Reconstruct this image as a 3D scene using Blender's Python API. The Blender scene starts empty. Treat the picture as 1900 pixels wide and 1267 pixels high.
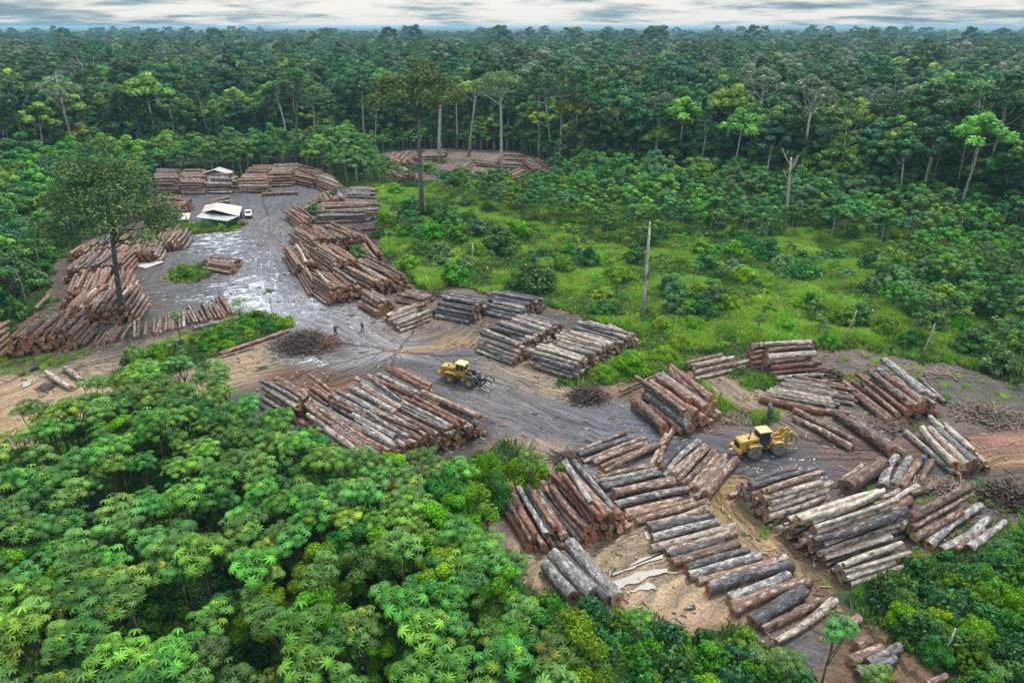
import bpy, math, random
import numpy as np
from mathutils import Vector
R = math.radians
rng = np.random.default_rng(7)
random.seed(7)
SC = bpy.context.scene
COL = SC.collection

# ------------------------------------------------------------------ camera
H = 48.0; PITCH = R(24.72); F = 1267.0
cam_d = bpy.data.cameras.new('camera'); cam = bpy.data.objects.new('camera', cam_d); COL.objects.link(cam)
cam.location = (0, 0, H); cam.rotation_euler = (math.pi/2 - PITCH, 0, 0)
cam_d.sensor_width = 36; cam_d.lens = 36*F/1900; cam_d.clip_end = 60000; cam_d.clip_start = .5
SC.camera = cam
CP, SP = math.cos(PITCH), math.sin(PITCH)

def gp(x, y, z=0.0):
    u = (x-950)/F; v = (633.5-y)/F
    dy = CP + v*SP; dz = -SP + v*CP
    t = (z-H)/dz
    return Vector((u*t, dy*t, z))
def proj(X, Y, Z):
    zc = Y*CP - (Z-H)*SP; yc = Y*SP + (Z-H)*CP
    zc = np.maximum(zc, .1)
    return 950 + F*X/zc, 633.5 - F*yc/zc
def pxs(y): return max(.2, (y-50)*.019)      # pixels per metre on the ground

# ------------------------------------------------------------------ helpers
def mesh_np(name, V, F4, cols=None, attrs=None, mats=(), mi=None, smooth=True):
    V = np.asarray(V, np.float32); F4 = [np.asarray(f, np.int32) for f in (F4 if isinstance(F4, (list, tuple)) else [F4])]
    F4 = [f for f in F4 if len(f)]
    me = bpy.data.meshes.new(name)
    nl = sum(f.size for f in F4); nf = sum(len(f) for f in F4)
    me.vertices.add(len(V)); me.vertices.foreach_set('co', V.ravel())
    me.loops.add(nl); me.loops.foreach_set('vertex_index', np.concatenate([f.ravel() for f in F4]))
    me.polygons.add(nf)
    tot = np.concatenate([np.full(len(f), f.shape[1], np.int32) for f in F4])
    me.polygons.foreach_set('loop_start', np.concatenate([[0], np.cumsum(tot)[:-1]]).astype(np.int32))
    if smooth: me.polygons.foreach_set('use_smooth', np.ones(nf, bool))
    if mi is not None: me.polygons.foreach_set('material_index', np.asarray(mi, np.int32))
    for m in mats: me.materials.append(m)
    me.update(calc_edges=True)
    if cols is not None:
        c = np.asarray(cols, np.float32)
        if c.shape[1] == 3: c = np.c_[c, np.ones(len(c), np.float32)]
        a = me.color_attributes.new('Col', 'FLOAT_COLOR', 'POINT'); a.data.foreach_set('color', c.astype(np.float32).ravel())
    for k, v in (attrs or {}).items():
        v = np.asarray(v, np.float32)
        if v.ndim == 1:
            a = me.attributes.new(k, 'FLOAT', 'POINT'); a.data.foreach_set('value', v)
        else:
            a = me.attributes.new(k, 'FLOAT_VECTOR', 'POINT'); a.data.foreach_set('vector', v.ravel())
    return me

def ob(name, me, parent=None, loc=None, rot=None, scale=None):
    o = bpy.data.objects.new(name, me); COL.objects.link(o)
    if parent: o.parent = parent
    if loc is not None: o.location = loc
    if rot is not None: o.rotation_euler = rot
    if scale is not None: o.scale = (scale,)*3 if isinstance(scale, (int, float)) else scale
    return o
def tag(o, label, cat, group=None, kind=None):
    if label: o['label'] = label
    if cat: o['category'] = cat
    if group: o['group'] = group
    if kind: o['kind'] = kind
    return o
def empty(name, loc=(0, 0, 0), rz=0):
    o = ob(name, None, None, loc, (0, 0, rz)); o.empty_display_size = .5
    return o

class MB:
    """collects polygons for ONE mesh object"""
    def __init__(s): s.v = []; s.f = []
    def add(s, V, Fs):
        b = len(s.v); s.v += [tuple(p) for p in V]; s.f += [tuple(i+b for i in f) for f in Fs]
        return s
    def box(s, c, d, taper=1.0, rot=None, shear=0):
        x, y, z = d[0]/2, d[1]/2, d[2]/2; P = []
        for zz, t in ((-z, 1), (z, taper)):
            for sx, sy in ((-1, -1), (1, -1), (1, 1), (-1, 1)):
                p = Vector((sx*x*t + (shear if zz > 0 else 0), sy*y*t, zz))
                if rot: p.rotate(rot)
                P.append(Vector(c)+p)
        return s.add(P, [(3, 2, 1, 0), (4, 5, 6, 7), (0, 1, 5, 4), (1, 2, 6, 5), (2, 3, 7, 6), (3, 0, 4, 7)])
    def prism(s, prof, y0, y1):           # profile in xz, extruded along y
        n = len(prof)
        P = [(x, y0, z) for x, z in prof]+[(x, y1, z) for x, z in prof]
        Fs = [tuple(range(n)), tuple(range(2*n-1, n-1, -1))]+[(i, i+n, (i+1) % n+n, (i+1) % n) for i in range(n)]
        return s.add(P, Fs)
    def tube(s, pts, rad, n=8, cap=True, wob=0):
        pts = [Vector(p) for p in pts]; m = len(pts)
        rad = rad if isinstance(rad, (list, tuple)) else [rad]*m
        P = []; up = Vector((0.12, .31, .94))
        for i, p in enumerate(pts):
            t = (pts[min(i+1, m-1)]-pts[max(i-1, 0)]).normalized()
            a = t.cross(up)
            if a.length < .05: a = t.cross(Vector((1, 0, 0)))
            a.normalize(); b = t.cross(a)
            for k in range(n):
                an = 2*math.pi*k/n; rr = rad[i]*(1+wob*random.uniform(-1, 1))
                P.append(p+a*math.cos(an)*rr+b*math.sin(an)*rr)
        Fs = [(i*n+k, (i+1)*n+k, (i+1)*n+(k+1) % n, i*n+(k+1) % n) for i in range(m-1) for k in range(n)]
        if cap: Fs += [tuple(range(n)), tuple(range(m*n-1, m*n-n-1, -1))]
        return s.add(P, Fs)
    def cyl(s, c, axis, r, h, n=20, r2=None):
        a = Vector(axis).normalized()*h/2
        return s.tube([Vector(c)-a, Vector(c)+a], [r, r if r2 is None else r2], n)
    def ring(s, c, prof, n=24):           # lathe about the y axis, prof = (y, radius)
        m = len(prof); P = []
        for k in range(n):
            an = 2*math.pi*k/n
            for y, r in prof: P.append((c[0]+r*math.cos(an), c[1]+y, c[2]+r*math.sin(an)))
        return s.add(P, [(k*m+i, k*m+i+1, ((k+1) % n)*m+i+1, ((k+1) % n)*m+i) for k in range(n) for i in range(m-1)])
    def mesh(s, name, mat, smooth=False, bevel=0):
        me = bpy.data.meshes.new(name); me.from_pydata(s.v, [], s.f); me.materials.append(mat)
        if smooth: me.polygons.foreach_set('use_smooth', [True]*len(me.polygons))
        me.update(); return me
    def build(s, name, mat, parent=None, smooth=False, bevel=0, loc=None):
        o = ob(name, s.mesh(name, mat, smooth), parent, loc)
        if bevel:
            b = o.modifiers.new('b', 'BEVEL'); b.width = bevel; b.segments = 2; b.limit_method = 'ANGLE'
        return o

# 2-D fractal value noise
_tab = rng.random((256, 256))
def vnoise(x, y):
    xi = np.floor(x).astype(int); yi = np.floor(y).astype(int); fx = x-xi; fy = y-yi
    fx = fx*fx*(3-2*fx); fy = fy*fy*(3-2*fy)
    g = lambda a, b: _tab[a & 255, b & 255]
    return (g(xi, yi)*(1-fx)+g(xi+1, yi)*fx)*(1-fy)+(g(xi, yi+1)*(1-fx)+g(xi+1, yi+1)*fx)*fy
def fbm(x, y, o=4):
    s = 0; a = .5
    for k in range(o): s = s+a*vnoise(x*2**k+17*k, y*2**k+31*k); a *= .5
    return s/(1-.5**o)
def inpoly(px, py, poly):
    r = np.zeros(np.shape(px), bool); n = len(poly)
    for i in range(n):
        x1, y1 = poly[i]; x2, y2 = poly[(i+1) % n]
        if y1 == y2: continue
        c = ((y1 > py) != (y2 > py)) & (px < (x2-x1)*(py-y1)/(y2-y1)+x1)
        r ^= c
    return r

ORD = 'first second third fourth fifth sixth seventh eighth ninth tenth eleventh twelfth thirteenth fourteenth fifteenth sixteenth seventeenth eighteenth nineteenth'.split()
TENS = {20: 'twent', 30: 'thirt', 40: 'fort', 50: 'fift', 60: 'sixt', 70: 'sevent', 80: 'eight', 90: 'ninet'}
def ordw(n):
    if n < 20: return ORD[n-1]
    if n >= 100: return 'hundred and '+ordw(n-100) if n > 100 else 'hundredth'
    t, u = n//10*10, n % 10
    return TENS[t]+('ieth' if u == 0 else 'y-'+ORD[u-1])

# ------------------------------------------------------------------ materials
def new_mat(name):
    m = bpy.data.materials.new(name); m.use_nodes = True
    nt = m.node_tree; return m, nt, nt.nodes, nt.links, nt.nodes['Principled BSDF']
def N(nodes, t, **kw):
    n = nodes.new(t)
    for k, v in kw.items():
        if k in n.inputs.keys(): n.inputs[k].default_value = v
        else: setattr(n, k, v)
    return n
def ramp(nodes, stops, interp='LINEAR'):
    r = nodes.new('ShaderNodeValToRGB'); cr = r.color_ramp; cr.interpolation = interp
    while len(cr.elements) < len(stops): cr.elements.new(.5)
    for e, (p, c) in zip(cr.elements, stops):
        e.position = p; e.color = (*c, 1) if len(c) == 3 else c
    return r
def simple(name, col, rough=.6, metal=0, noise=.25, scale=4, col2=None, bump=0, spec=.5):
    m, nt, nd, lk, bs = new_mat(name)
    tc = N(nd, 'ShaderNodeTexCoord'); nz = N(nd, 'ShaderNodeTexNoise', Scale=scale, Detail=5.0)
    lk.new(tc.outputs['Object'], nz.inputs['Vector'])
    c2 = col2 or tuple(c*(1-noise) for c in col)
    rp = ramp(nd, [(.35, c2), (.62, col)]); lk.new(nz.outputs['Fac'], rp.inputs[0]); lk.new(rp.outputs[0], bs.inputs['Base Color'])
    bs.inputs['Roughness'].default_value = rough; bs.inputs['Metallic'].default_value = metal
    bs.inputs['Specular IOR Level'].default_value = spec
    if bump:
        b = N(nd, 'ShaderNodeBump', Strength=bump, Distance=.05); lk.new(nz.outputs['Fac'], b.inputs['Height']); lk.new(b.outputs[0], bs.inputs['Normal'])
    return m

def leaf_mat(name, vary=.35, hue=.03, trans=.3, rough=.5, sat=1.0, val=1.0):
    m, nt, nd, lk, bs = new_mat(name)
    at = N(nd, 'ShaderNodeAttribute', attribute_name='Col')
    oi = N(nd, 'ShaderNodeObjectInfo')
    hs = N(nd, 'ShaderNodeHueSaturation', Saturation=sat)
    mr = N(nd, 'ShaderNodeMapRange'); mr.inputs['To Min'].default_value = val*(1-vary); mr.inputs['To Max'].default_value = val*(1+vary)
    lk.new(oi.outputs['Random'], mr.inputs['Value']); lk.new(mr.outputs[0], hs.inputs['Value'])
    ml = N(nd, 'ShaderNodeMath', operation='MULTIPLY'); ml.inputs[1].default_value = 7.31
    fr = N(nd, 'ShaderNodeMath', operation='FRACT'); mr2 = N(nd, 'ShaderNodeMapRange')
    mr2.inputs['To Min'].default_value = .495-hue*1.3; mr2.inputs['To Max'].default_value = .5+hue*.35
    lk.new(oi.outputs['Random'], ml.inputs[0]); lk.new(ml.outputs[0], fr.inputs[0]); lk.new(fr.outputs[0], mr2.inputs['Value']); lk.new(mr2.outputs[0], hs.inputs['Hue'])
    lk.new(at.outputs['Color'], hs.inputs['Color']); lk.new(hs.outputs[0], bs.inputs['Base Color'])
    bs.inputs['Roughness'].default_value = rough; bs.inputs['Specular IOR Level'].default_value = .2
    tr = N(nd, 'ShaderNodeBsdfTranslucent'); lk.new(hs.outputs[0], tr.inputs['Color'])
    mx = N(nd, 'ShaderNodeMixShader'); mx.inputs[0].default_value = trans
    lk.new(bs.outputs[0], mx.inputs[1]); lk.new(tr.outputs[0], mx.inputs[2])
    lk.new(mx.outputs[0], nd['Material Output'].inputs['Surface'])
    return m

PAL = {   # bark palettes: light patches, body, cracks
 'pale':   ((.58, .53, .46), (.33, .28, .235), (.075, .058, .052)),
 'grey':   ((.42, .41, .40), (.17, .16, .155), (.045, .04, .043)),
 'brown':  ((.38, .30, .24), (.145, .088, .066), (.036, .026, .026)),
 'reddish':((.36, .23, .17), (.19, .085, .058), (.045, .026, .024)),
 'dark':   ((.19, .18, .185), (.062, .058, .066), (.024, .022, .026)),
 'tan':    ((.43, .33, .25), (.22, .14, .098), (.07, .043, .034)),
}
def bark_mat(name, pal):
    m, nt, nd, lk, bs = new_mat(name)
    at = N(nd, 'ShaderNodeAttribute', attribute_name='lco'); oi = N(nd, 'ShaderNodeObjectInfo')
    mp = N(nd, 'ShaderNodeMapping'); mp.inputs['Scale'].default_value = (.75, 1.7, 1.7)
    lk.new(at.outputs['Vector'], mp.inputs['Vector'])
    n1 = N(nd, 'ShaderNodeTexNoise', Scale=1.5, Detail=7.0, Roughness=.68); lk.new(mp.outputs[0], n1.inputs['Vector'])
    ob_ = N(nd, 'ShaderNodeMapRange'); ob_.inputs['To Min'].default_value = -.055; ob_.inputs['To Max'].default_value = .05; lk.new(oi.outputs['Random'], ob_.inputs['Value'])
    sh_ = N(nd, 'ShaderNodeMath', operation='ADD'); lk.new(n1.outputs['Fac'], sh_.inputs[0]); lk.new(ob_.outputs[0], sh_.inputs[1])
    r1 = ramp(nd, [(.38, pal[2]), (.45, pal[1]), (.54, pal[1]), (.575, pal[0])]); lk.new(sh_.outputs[0], r1.inputs[0])
    mp2 = N(nd, 'ShaderNodeMapping'); mp2.inputs['Scale'].default_value = (2.0, 5, 5); lk.new(at.outputs['Vector'], mp2.inputs['Vector'])
    n2 = N(nd, 'ShaderNodeTexNoise', Scale=2.2, Detail=5.0); lk.new(mp2.outputs[0], n2.inputs['Vector'])
    r2 = ramp(nd, [(.36, (.45, .42, .40)), (.6, (1.25, 1.22, 1.2))]); lk.new(n2.outputs['Fac'], r2.inputs[0])
    mu = N(nd, 'ShaderNodeMixRGB', blend_type='MULTIPLY'); mu.inputs[0].default_value = .8
    lk.new(r1.outputs[0], mu.inputs[1]); lk.new(r2.outputs[0], mu.inputs[2])
    lk.new(mu.outputs[0], bs.inputs['Base Color']); bs.inputs['Roughness'].default_value = .75
    bp = N(nd, 'ShaderNodeBump', Strength=.7, Distance=.08); lk.new(n1.outputs['Fac'], bp.inputs['Height']); lk.new(bp.outputs[0], bs.inputs['Normal'])
    return m
BARK = {k: bark_mat('bark_'+k, v) for k, v in PAL.items()}
def cut_mat(name, c1, c2, c3):
    m, nt, nd, lk, bs = new_mat(name)
    at = N(nd, 'ShaderNodeAttribute', attribute_name='lco'); sp = N(nd, 'ShaderNodeAttribute', attribute_name='rad')
    n1 = N(nd, 'ShaderNodeTexNoise', Scale=2.2, Detail=4.0); lk.new(at.outputs['Vector'], n1.inputs['Vector'])
    ad = N(nd, 'ShaderNodeMath', operation='MULTIPLY_ADD'); ad.inputs[1].default_value = .5; lk.new(n1.outputs['Fac'], ad.inputs[0]); lk.new(sp.outputs['Fac'], ad.inputs[2])
    rp = ramp(nd, [(.25, c3), (.45, c1), (.95, c2), (1.0, c1), (1.15, c3)]); 
    mr = N(nd, 'ShaderNodeMapRange'); mr.inputs['From Max'].default_value = 1.35; lk.new(ad.outputs[0], mr.inputs['Value'])
    lk.new(mr.outputs[0], rp.inputs[0]); lk.new(rp.outputs[0], bs.inputs['Base Color']); bs.inputs['Roughness'].default_value = .8
    return m
CUT = {'pale': cut_mat('sawn_pale', (.36, .22, .13), (.46, .33, .2), (.10, .06, .04)),
       'red': cut_mat('sawn_red', (.30, .11, .05), (.38, .17, .08), (.07, .03, .02)),
       'dark': cut_mat('sawn_dark', (.12, .07, .05), (.2, .12, .08), (.02, .012, .01))}
CUTKEYS = ['pale', 'red', 'dark']; BARKKEYS = list(PAL)
M_TRUNKP = bark_mat('trunk_pale', ((.60, .57, .52), (.42, .38, .34), (.16, .14, .12)))
M_TRUNKD = bark_mat('trunk_dark', ((.20, .19, .19), (.10, .095, .10), (.04, .035, .035)))
M_LEAF = leaf_mat('foliage_forest', .5, .045, .25, sat=1.15, val=1.5)
M_SHRUB = leaf_mat('foliage_shrub', .3, .03, .25, sat=1.12, val=1.1)
M_CEC = leaf_mat('foliage_cecropia', .36, .035, .15, .5, sat=1.12, val=.80)
M_GRASS = leaf_mat('grass_blade', .25, .03, .4)
M_TWIG = simple('dead_wood', (.30, .23, .18), .85, 0, .6, 3, bump=.2)
M_TWIGR = simple('dead_wood_red', (.26, .13, .09), .85, 0, .6, 3)

# ------------------------------------------------------------------ world and light
def build_world():
    w = bpy.data.worlds.new('World'); SC.world = w; w.use_nodes = True
    nt = w.node_tree; nd = nt.nodes; lk = nt.links; bg = nd['Background']
    sky = N(nd, 'ShaderNodeTexSky', sky_type='NISHITA', sun_disc=False); sky.sun_elevation = R(62); sky.sun_rotation = R(-35)
    sc_ = N(nd, 'ShaderNodeVectorMath', operation='SCALE'); sc_.inputs['Scale'].default_value = .09; lk.new(sky.outputs[0], sc_.inputs[0])
    tc = N(nd, 'ShaderNodeTexCoord'); sx = N(nd, 'ShaderNodeSeparateXYZ'); lk.new(tc.outputs['Generated'], sx.inputs[0])
    za = N(nd, 'ShaderNodeMath', operation='MAXIMUM'); za.inputs[1].default_value = 0; lk.new(sx.outputs['Z'], za.inputs[0])
    zb = N(nd, 'ShaderNodeMath', operation='ADD'); zb.inputs[1].default_value = .09; lk.new(za.outputs[0], zb.inputs[0])
    dv = N(nd, 'ShaderNodeVectorMath', operation='DIVIDE'); lk.new(tc.outputs['Generated'], dv.inputs[0])
    cb = N(nd, 'ShaderNodeCombineXYZ'); 
    for i in range(3): lk.new(zb.outputs[0], cb.inputs[i])
    lk.new(cb.outputs[0], dv.inputs[1])
    mp = N(nd, 'ShaderNodeMapping'); mp.inputs['Scale'].default_value = (.9, 1.0, 0); mp.inputs['Location'].default_value = (2.3, 5.1, 0)
    lk.new(dv.outputs[0], mp.inputs['Vector'])
    n1 = N(nd, 'ShaderNodeTexNoise', Scale=1.0, Detail=7.0, Roughness=.6); lk.new(mp.outputs[0], n1.inputs['Vector'])
    # patches of grey-blue get commoner away from the middle of the view, as in the photo
    ab = N(nd, 'ShaderNodeMath', operation='ABSOLUTE'); lk.new(sx.outputs['X'], ab.inputs[0])
    mr = N(nd, 'ShaderNodeMapRange'); mr.inputs['From Min'].default_value = .25; mr.inputs['From Max'].default_value = .62
    mr.inputs['To Min'].default_value = .07; mr.inputs['To Max'].default_value = -.07; lk.new(ab.outputs[0], mr.inputs['Value'])
    ad = N(nd, 'ShaderNodeMath', operation='ADD'); lk.new(n1.outputs['Fac'], ad.inputs[0]); lk.new(mr.outputs[0], ad.inputs[1])
    rp = ramp(nd, [(.39, (.09, .25, .36)), (.46, (.30, .43, .50)), (.52, (.66, .69, .69)), (.60, (.90, .88, .86))]); lk.new(ad.outputs[0], rp.inputs[0])
    # an overcast sky is brighter overhead
    mz = N(nd, 'ShaderNodeMapRange'); mz.inputs['From Min'].default_value = .05; mz.inputs['From Max'].default_value = .8
    mz.inputs['To Min'].default_value = .42; mz.inputs['To Max'].default_value = 1.05; lk.new(sx.outputs['Z'], mz.inputs['Value'])
    ml = N(nd, 'ShaderNodeVectorMath', operation='SCALE'); lk.new(rp.outputs[0], ml.inputs[0]); lk.new(mz.outputs[0], ml.inputs['Scale'])
    mx = N(nd, 'ShaderNodeMixRGB'); mx.inputs[0].default_value = .88; lk.new(sc_.outputs[0], mx.inputs[1]); lk.new(ml.outputs[0], mx.inputs[2])
    lk.new(mx.outputs[0], bg.inputs['Color']); bg.inputs['Strength'].default_value = 1.0
    s = bpy.data.lights.new('sun', 'SUN'); s.energy = 1.5; s.angle = R(12); s.color = (1, .96, .9)
    so = bpy.data.objects.new('sun', s); COL.objects.link(so)
    so.rotation_euler = (R(28), 0, R(145))   # high sun, beyond and to the left of the view
    SC.view_settings.view_transform = 'Standard'; SC.view_settings.look = 'None'; SC.view_settings.exposure = 1.25; SC.view_settings.gamma = 1
build_world()
SC.cycles.max_bounces = 6; SC.cycles.transparent_max_bounces = 8; SC.cycles.volume_bounces = 0

# ------------------------------------------------------------------ ground
M_FLOOR = simple('forest_floor', (.035, .062, .018), .95, 0, .5, .3, (.02, .028, .012))
g = MB()
RR = 14500
g.add([(-RR, -300, 0), (RR, -300, 0), (RR, RR, 0), (-RR, RR, 0)], [(0, 1, 2, 3)])
tag(g.build('ground', M_FLOOR, loc=(0, 0, -.06)), None, None, kind='structure')

YARD = [(-100, 690), (0, 668), (60, 655), (20, 610), (95, 570), (95, 500), (170, 440), (275, 400), (275, 345), (430, 345), (560, 330), (640, 345), (710, 350), (700, 400), (735, 425), (700, 470), (765, 530),
 (800, 545), (850, 530), (1010, 560), (1060, 590), (1195, 632), (1150, 655), (1060, 690), (1050, 715), (1150, 712), (1240, 655), (1390, 655), (1400, 640), (1540, 645), (1700, 668), (1900, 705), (2100, 740), (2100, 930), (1900, 940),
 (1860, 975), (1720, 1030), (1620, 1080), (1560, 1110), (1600, 1150), (1700, 1220), (1800, 1300), (1550, 1300), (1420, 1210), (1300, 1160), (1180, 1160), (1080, 1150), (1000, 1100),
 (930, 1040), (890, 960), (950, 880), (1000, 850), (930, 820), (860, 870), (700, 900), (590, 850), (530, 815), (440, 772), (360, 738), (290, 725), (200, 752), (60, 830), (-100, 900)]
YARD2 = [(700, 283), (800, 277), (960, 279), (1035, 318), (1010, 338), (900, 340), (840, 336), (790, 338), (730, 347)]
HOLES = [[(215, 700), (240, 655), (330, 640), (370, 615), (470, 590), (530, 592), (545, 610), (470, 640), (400, 665), (330, 690), (240, 720)],
 [(305, 520), (330, 500), (365, 492), (385, 508), (355, 524)], [(318, 432), (330, 415), (380, 418), (450, 415), (445, 428), (350, 436)],
 [(1060, 716), (1040, 708), (1130, 660), (1240, 655), (1290, 672), (1250, 690), (1150, 712)], [(1380, 690), (1385, 700), (1370, 715), (1440, 722), (1460, 705), (1410, 690)],
 [(1290, 700), (1370, 760), (1350, 770), (1320, 750), (1300, 730)], [(1385, 765), (1440, 760), (1450, 778), (1400, 782)]]
# roads: polylines in photo pixels on the ground; they give the direction the tyre tracks run in
ROADS = [[(560, 352), (520, 375), (492, 420), (492, 470), (505, 520), (560, 570), (640, 610), (740, 655), (860, 700), (1000, 760), (1130, 805), (1270, 815), (1420, 838), (1560, 855), (1700, 850), (1800, 838), (1990, 818)],
 [(492, 520), (430, 535), (340, 545), (250, 560)], [(492, 460), (430, 455), (360, 460), (300, 480), (260, 520)], [(490, 400), (430, 365), (360, 362)],
 [(700, 650), (600, 660), (500, 678), (400, 695), (300, 705), (180, 690)], [(880, 595), (860, 625), (800, 645), (720, 655), (620, 700)],
 [(200, 640), (100, 680), (0, 715), (-90, 745)], [(1350, 700), (1400, 735), (1470, 770), (1600, 820)], [(1350, 930), (1420, 990), (1500, 1060), (1560, 1120)], [(1240, 1010), (1170, 1060), (1100, 1100)]]
# soil seeds: x, y, rx, ry, colour, wetness
G1 = (.115, .12, .14); G2 = (.20, .19, .20); PALE = (.42, .43, .46); SAND = (.42, .30, .18); OCH = (.34, .21, .08); BRN = (.20, .14, .10); RED = (.27, .14, .10); MUD = (.12, .095, .085)
SEEDS = [(430, 355, 120, 14, G1, .2), (520, 350, 50, 14, G1, .2), (500, 380, 60, 20, (.16, .155, .17), .3), (490, 430, 40, 25, (.24, .225, .23), .35), (490, 480, 35, 25, (.25, .24, .26), .55), (400, 450, 70, 25, (.17, .18, .21), .75),
 (350, 480, 60, 25, (.15, .155, .17), .45), (300, 520, 70, 25, (.17, .15, .14), .2), (380, 540, 90, 18, (.14, .145, .16), .6), (470, 545, 60, 22, PALE, .8), (560, 570, 50, 20, PALE, .55), (520, 520, 25, 30, (.22, .22, .25), .5), (640, 600, 60, 20, (.36, .35, .36), .4),
 (720, 640, 60, 16, (.30, .28, .28), .2), (800, 590, 70, 30, (.26, .20, .15), .05), (800, 625, 60, 14, (.22, .17, .13), .0), (850, 630, 50, 9, OCH, 0), (770, 650, 40, 5, OCH, 0), (600, 665, 60, 12, (.30, .28, .26), .5), (620, 640, 50, 16, (.13, .11, .11), .1), (700, 700, 80, 16, (.17, .13, .11), .25),
 (560, 700, 50, 14, (.24, .10, .055), .1), (640, 715, 40, 12, (.28, .12, .06), .1), (440, 690, 60, 20, SAND, 0), (380, 670, 60, 20, (.30, .22, .14), 0), (860, 700, 90, 25, (.20, .19, .20), .1), (950, 740, 80, 25, (.22, .205, .21), .1), (1060, 785, 80, 25, (.22, .21, .22), .1), (960, 690, 60, 18, (.32, .25, .17), 0), (1040, 725, 60, 14, (.33, .25, .16), 0),
 (1140, 790, 60, 25, (.19, .20, .23), .4), (1200, 770, 50, 20, (.15, .16, .19), .6), (1300, 830, 70, 20, (.16, .15, .17), .2), (1180, 870, 80, 25, (.20, .20, .21), .15), (1420, 840, 80, 18, (.13, .12, .13), .3), (1500, 860, 60, 18, (.14, .125, .13), .5), (1560, 830, 60, 20, (.20, .125, .10), .05), (1620, 850, 60, 20, (.22, .13, .10), .1),
 (1780, 838, 80, 14, RED, 0), (1900, 825, 90, 16, (.30, .155, .105), 0), (1860, 850, 60, 10, (.36, .22, .11), 0), (1300, 770, 90, 20, (.22, .14, .11), 0), (1340, 720, 60, 14, (.33, .25, .16), 0), (1440, 740, 50, 14, (.35, .26, .17), 0), (1480, 790, 60, 16, (.24, .18, .14), 0),
 (1600, 690, 120, 30, (.20, .16, .14), 0), (1800, 700, 120, 30, (.15, .14, .10), 0), (1800, 780, 120, 20, (.20, .155, .13), 0), (1700, 880, 90, 20, (.13, .11, .10), .1), (1850, 900, 90, 30, (.16, .125, .10), 0),
 (1340, 940, 30, 25, (.33, .22, .09), .1), (1400, 980, 40, 30, (.38, .27, .14), .15), (1470, 1050, 40, 30, (.32, .22, .11), .1), (1540, 1100, 50, 30, (.26, .17, .09), 0), (1620, 1160, 60, 40, (.22, .13, .07), 0), (1250, 1100, 90, 30, (.40, .29, .18), .1), (1180, 1000, 60, 30, (.30, .22, .14), .15), (1350, 1140, 80, 30, (.40, .27, .17), 0), (1120, 1040, 60, 20, (.34, .26, .16), .1), (1150, 920, 70, 20, (.17, .16, .16), .2),
 (1420, 1180, 60, 20, (.16, .14, .14), .2), (1000, 840, 40, 20, (.33, .25, .18), 0), (60, 720, 120, 30, SAND, 0), (60, 790, 100, 40, (.44, .31, .17), 0), (150, 680, 60, 20, (.36, .28, .19), 0), (180, 650, 60, 12, (.26, .21, .16), 0), (60, 680, 80, 10, (.15, .17, .09), 0),
 (130, 560, 80, 60, (.13, .10, .08), 0), (250, 450, 90, 30, (.13, .10, .085), 0), (230, 600, 70, 14, (.15, .14, .12), .1), (330, 590, 90, 14, (.20, .18, .17), .15), (620, 480, 60, 50, (.14, .10, .085), 0), (600, 400, 70, 20, (.14, .12, .11), 0), (650, 370, 60, 14, (.22, .17, .13), 0), (760, 570, 60, 14, (.20, .14, .10), .05),
 (950, 600, 90, 30, (.14, .11, .095), 0), (700, 790, 120, 50, (.12, .10, .09), 0), (500, 740, 50, 25, (.14, .11, .10), 0), (1180, 735, 60, 12, (.28, .18, .11), 0), (860, 300, 60, 14, (.27, .19, .15), 0), (900, 325, 70, 10, (.24, .16, .12), 0), (780, 315, 50, 20, (.16, .115, .09), 0), (980, 320, 50, 14, (.16, .10, .08), 0)]

def yard_mask(X, Y):
    wx = (fbm(X*.25+50, Y*.25, 4)-.5)*7; wy = (fbm(X*.25, Y*.25+90, 4)-.5)*7
    px, py = proj(X+wx, Y+wy, 0*X)
    m = inpoly(px, py, YARD) | inpoly(px, py, YARD2)
    for h in HOLES: m &= ~inpoly(px, py, h)
    return m

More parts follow.
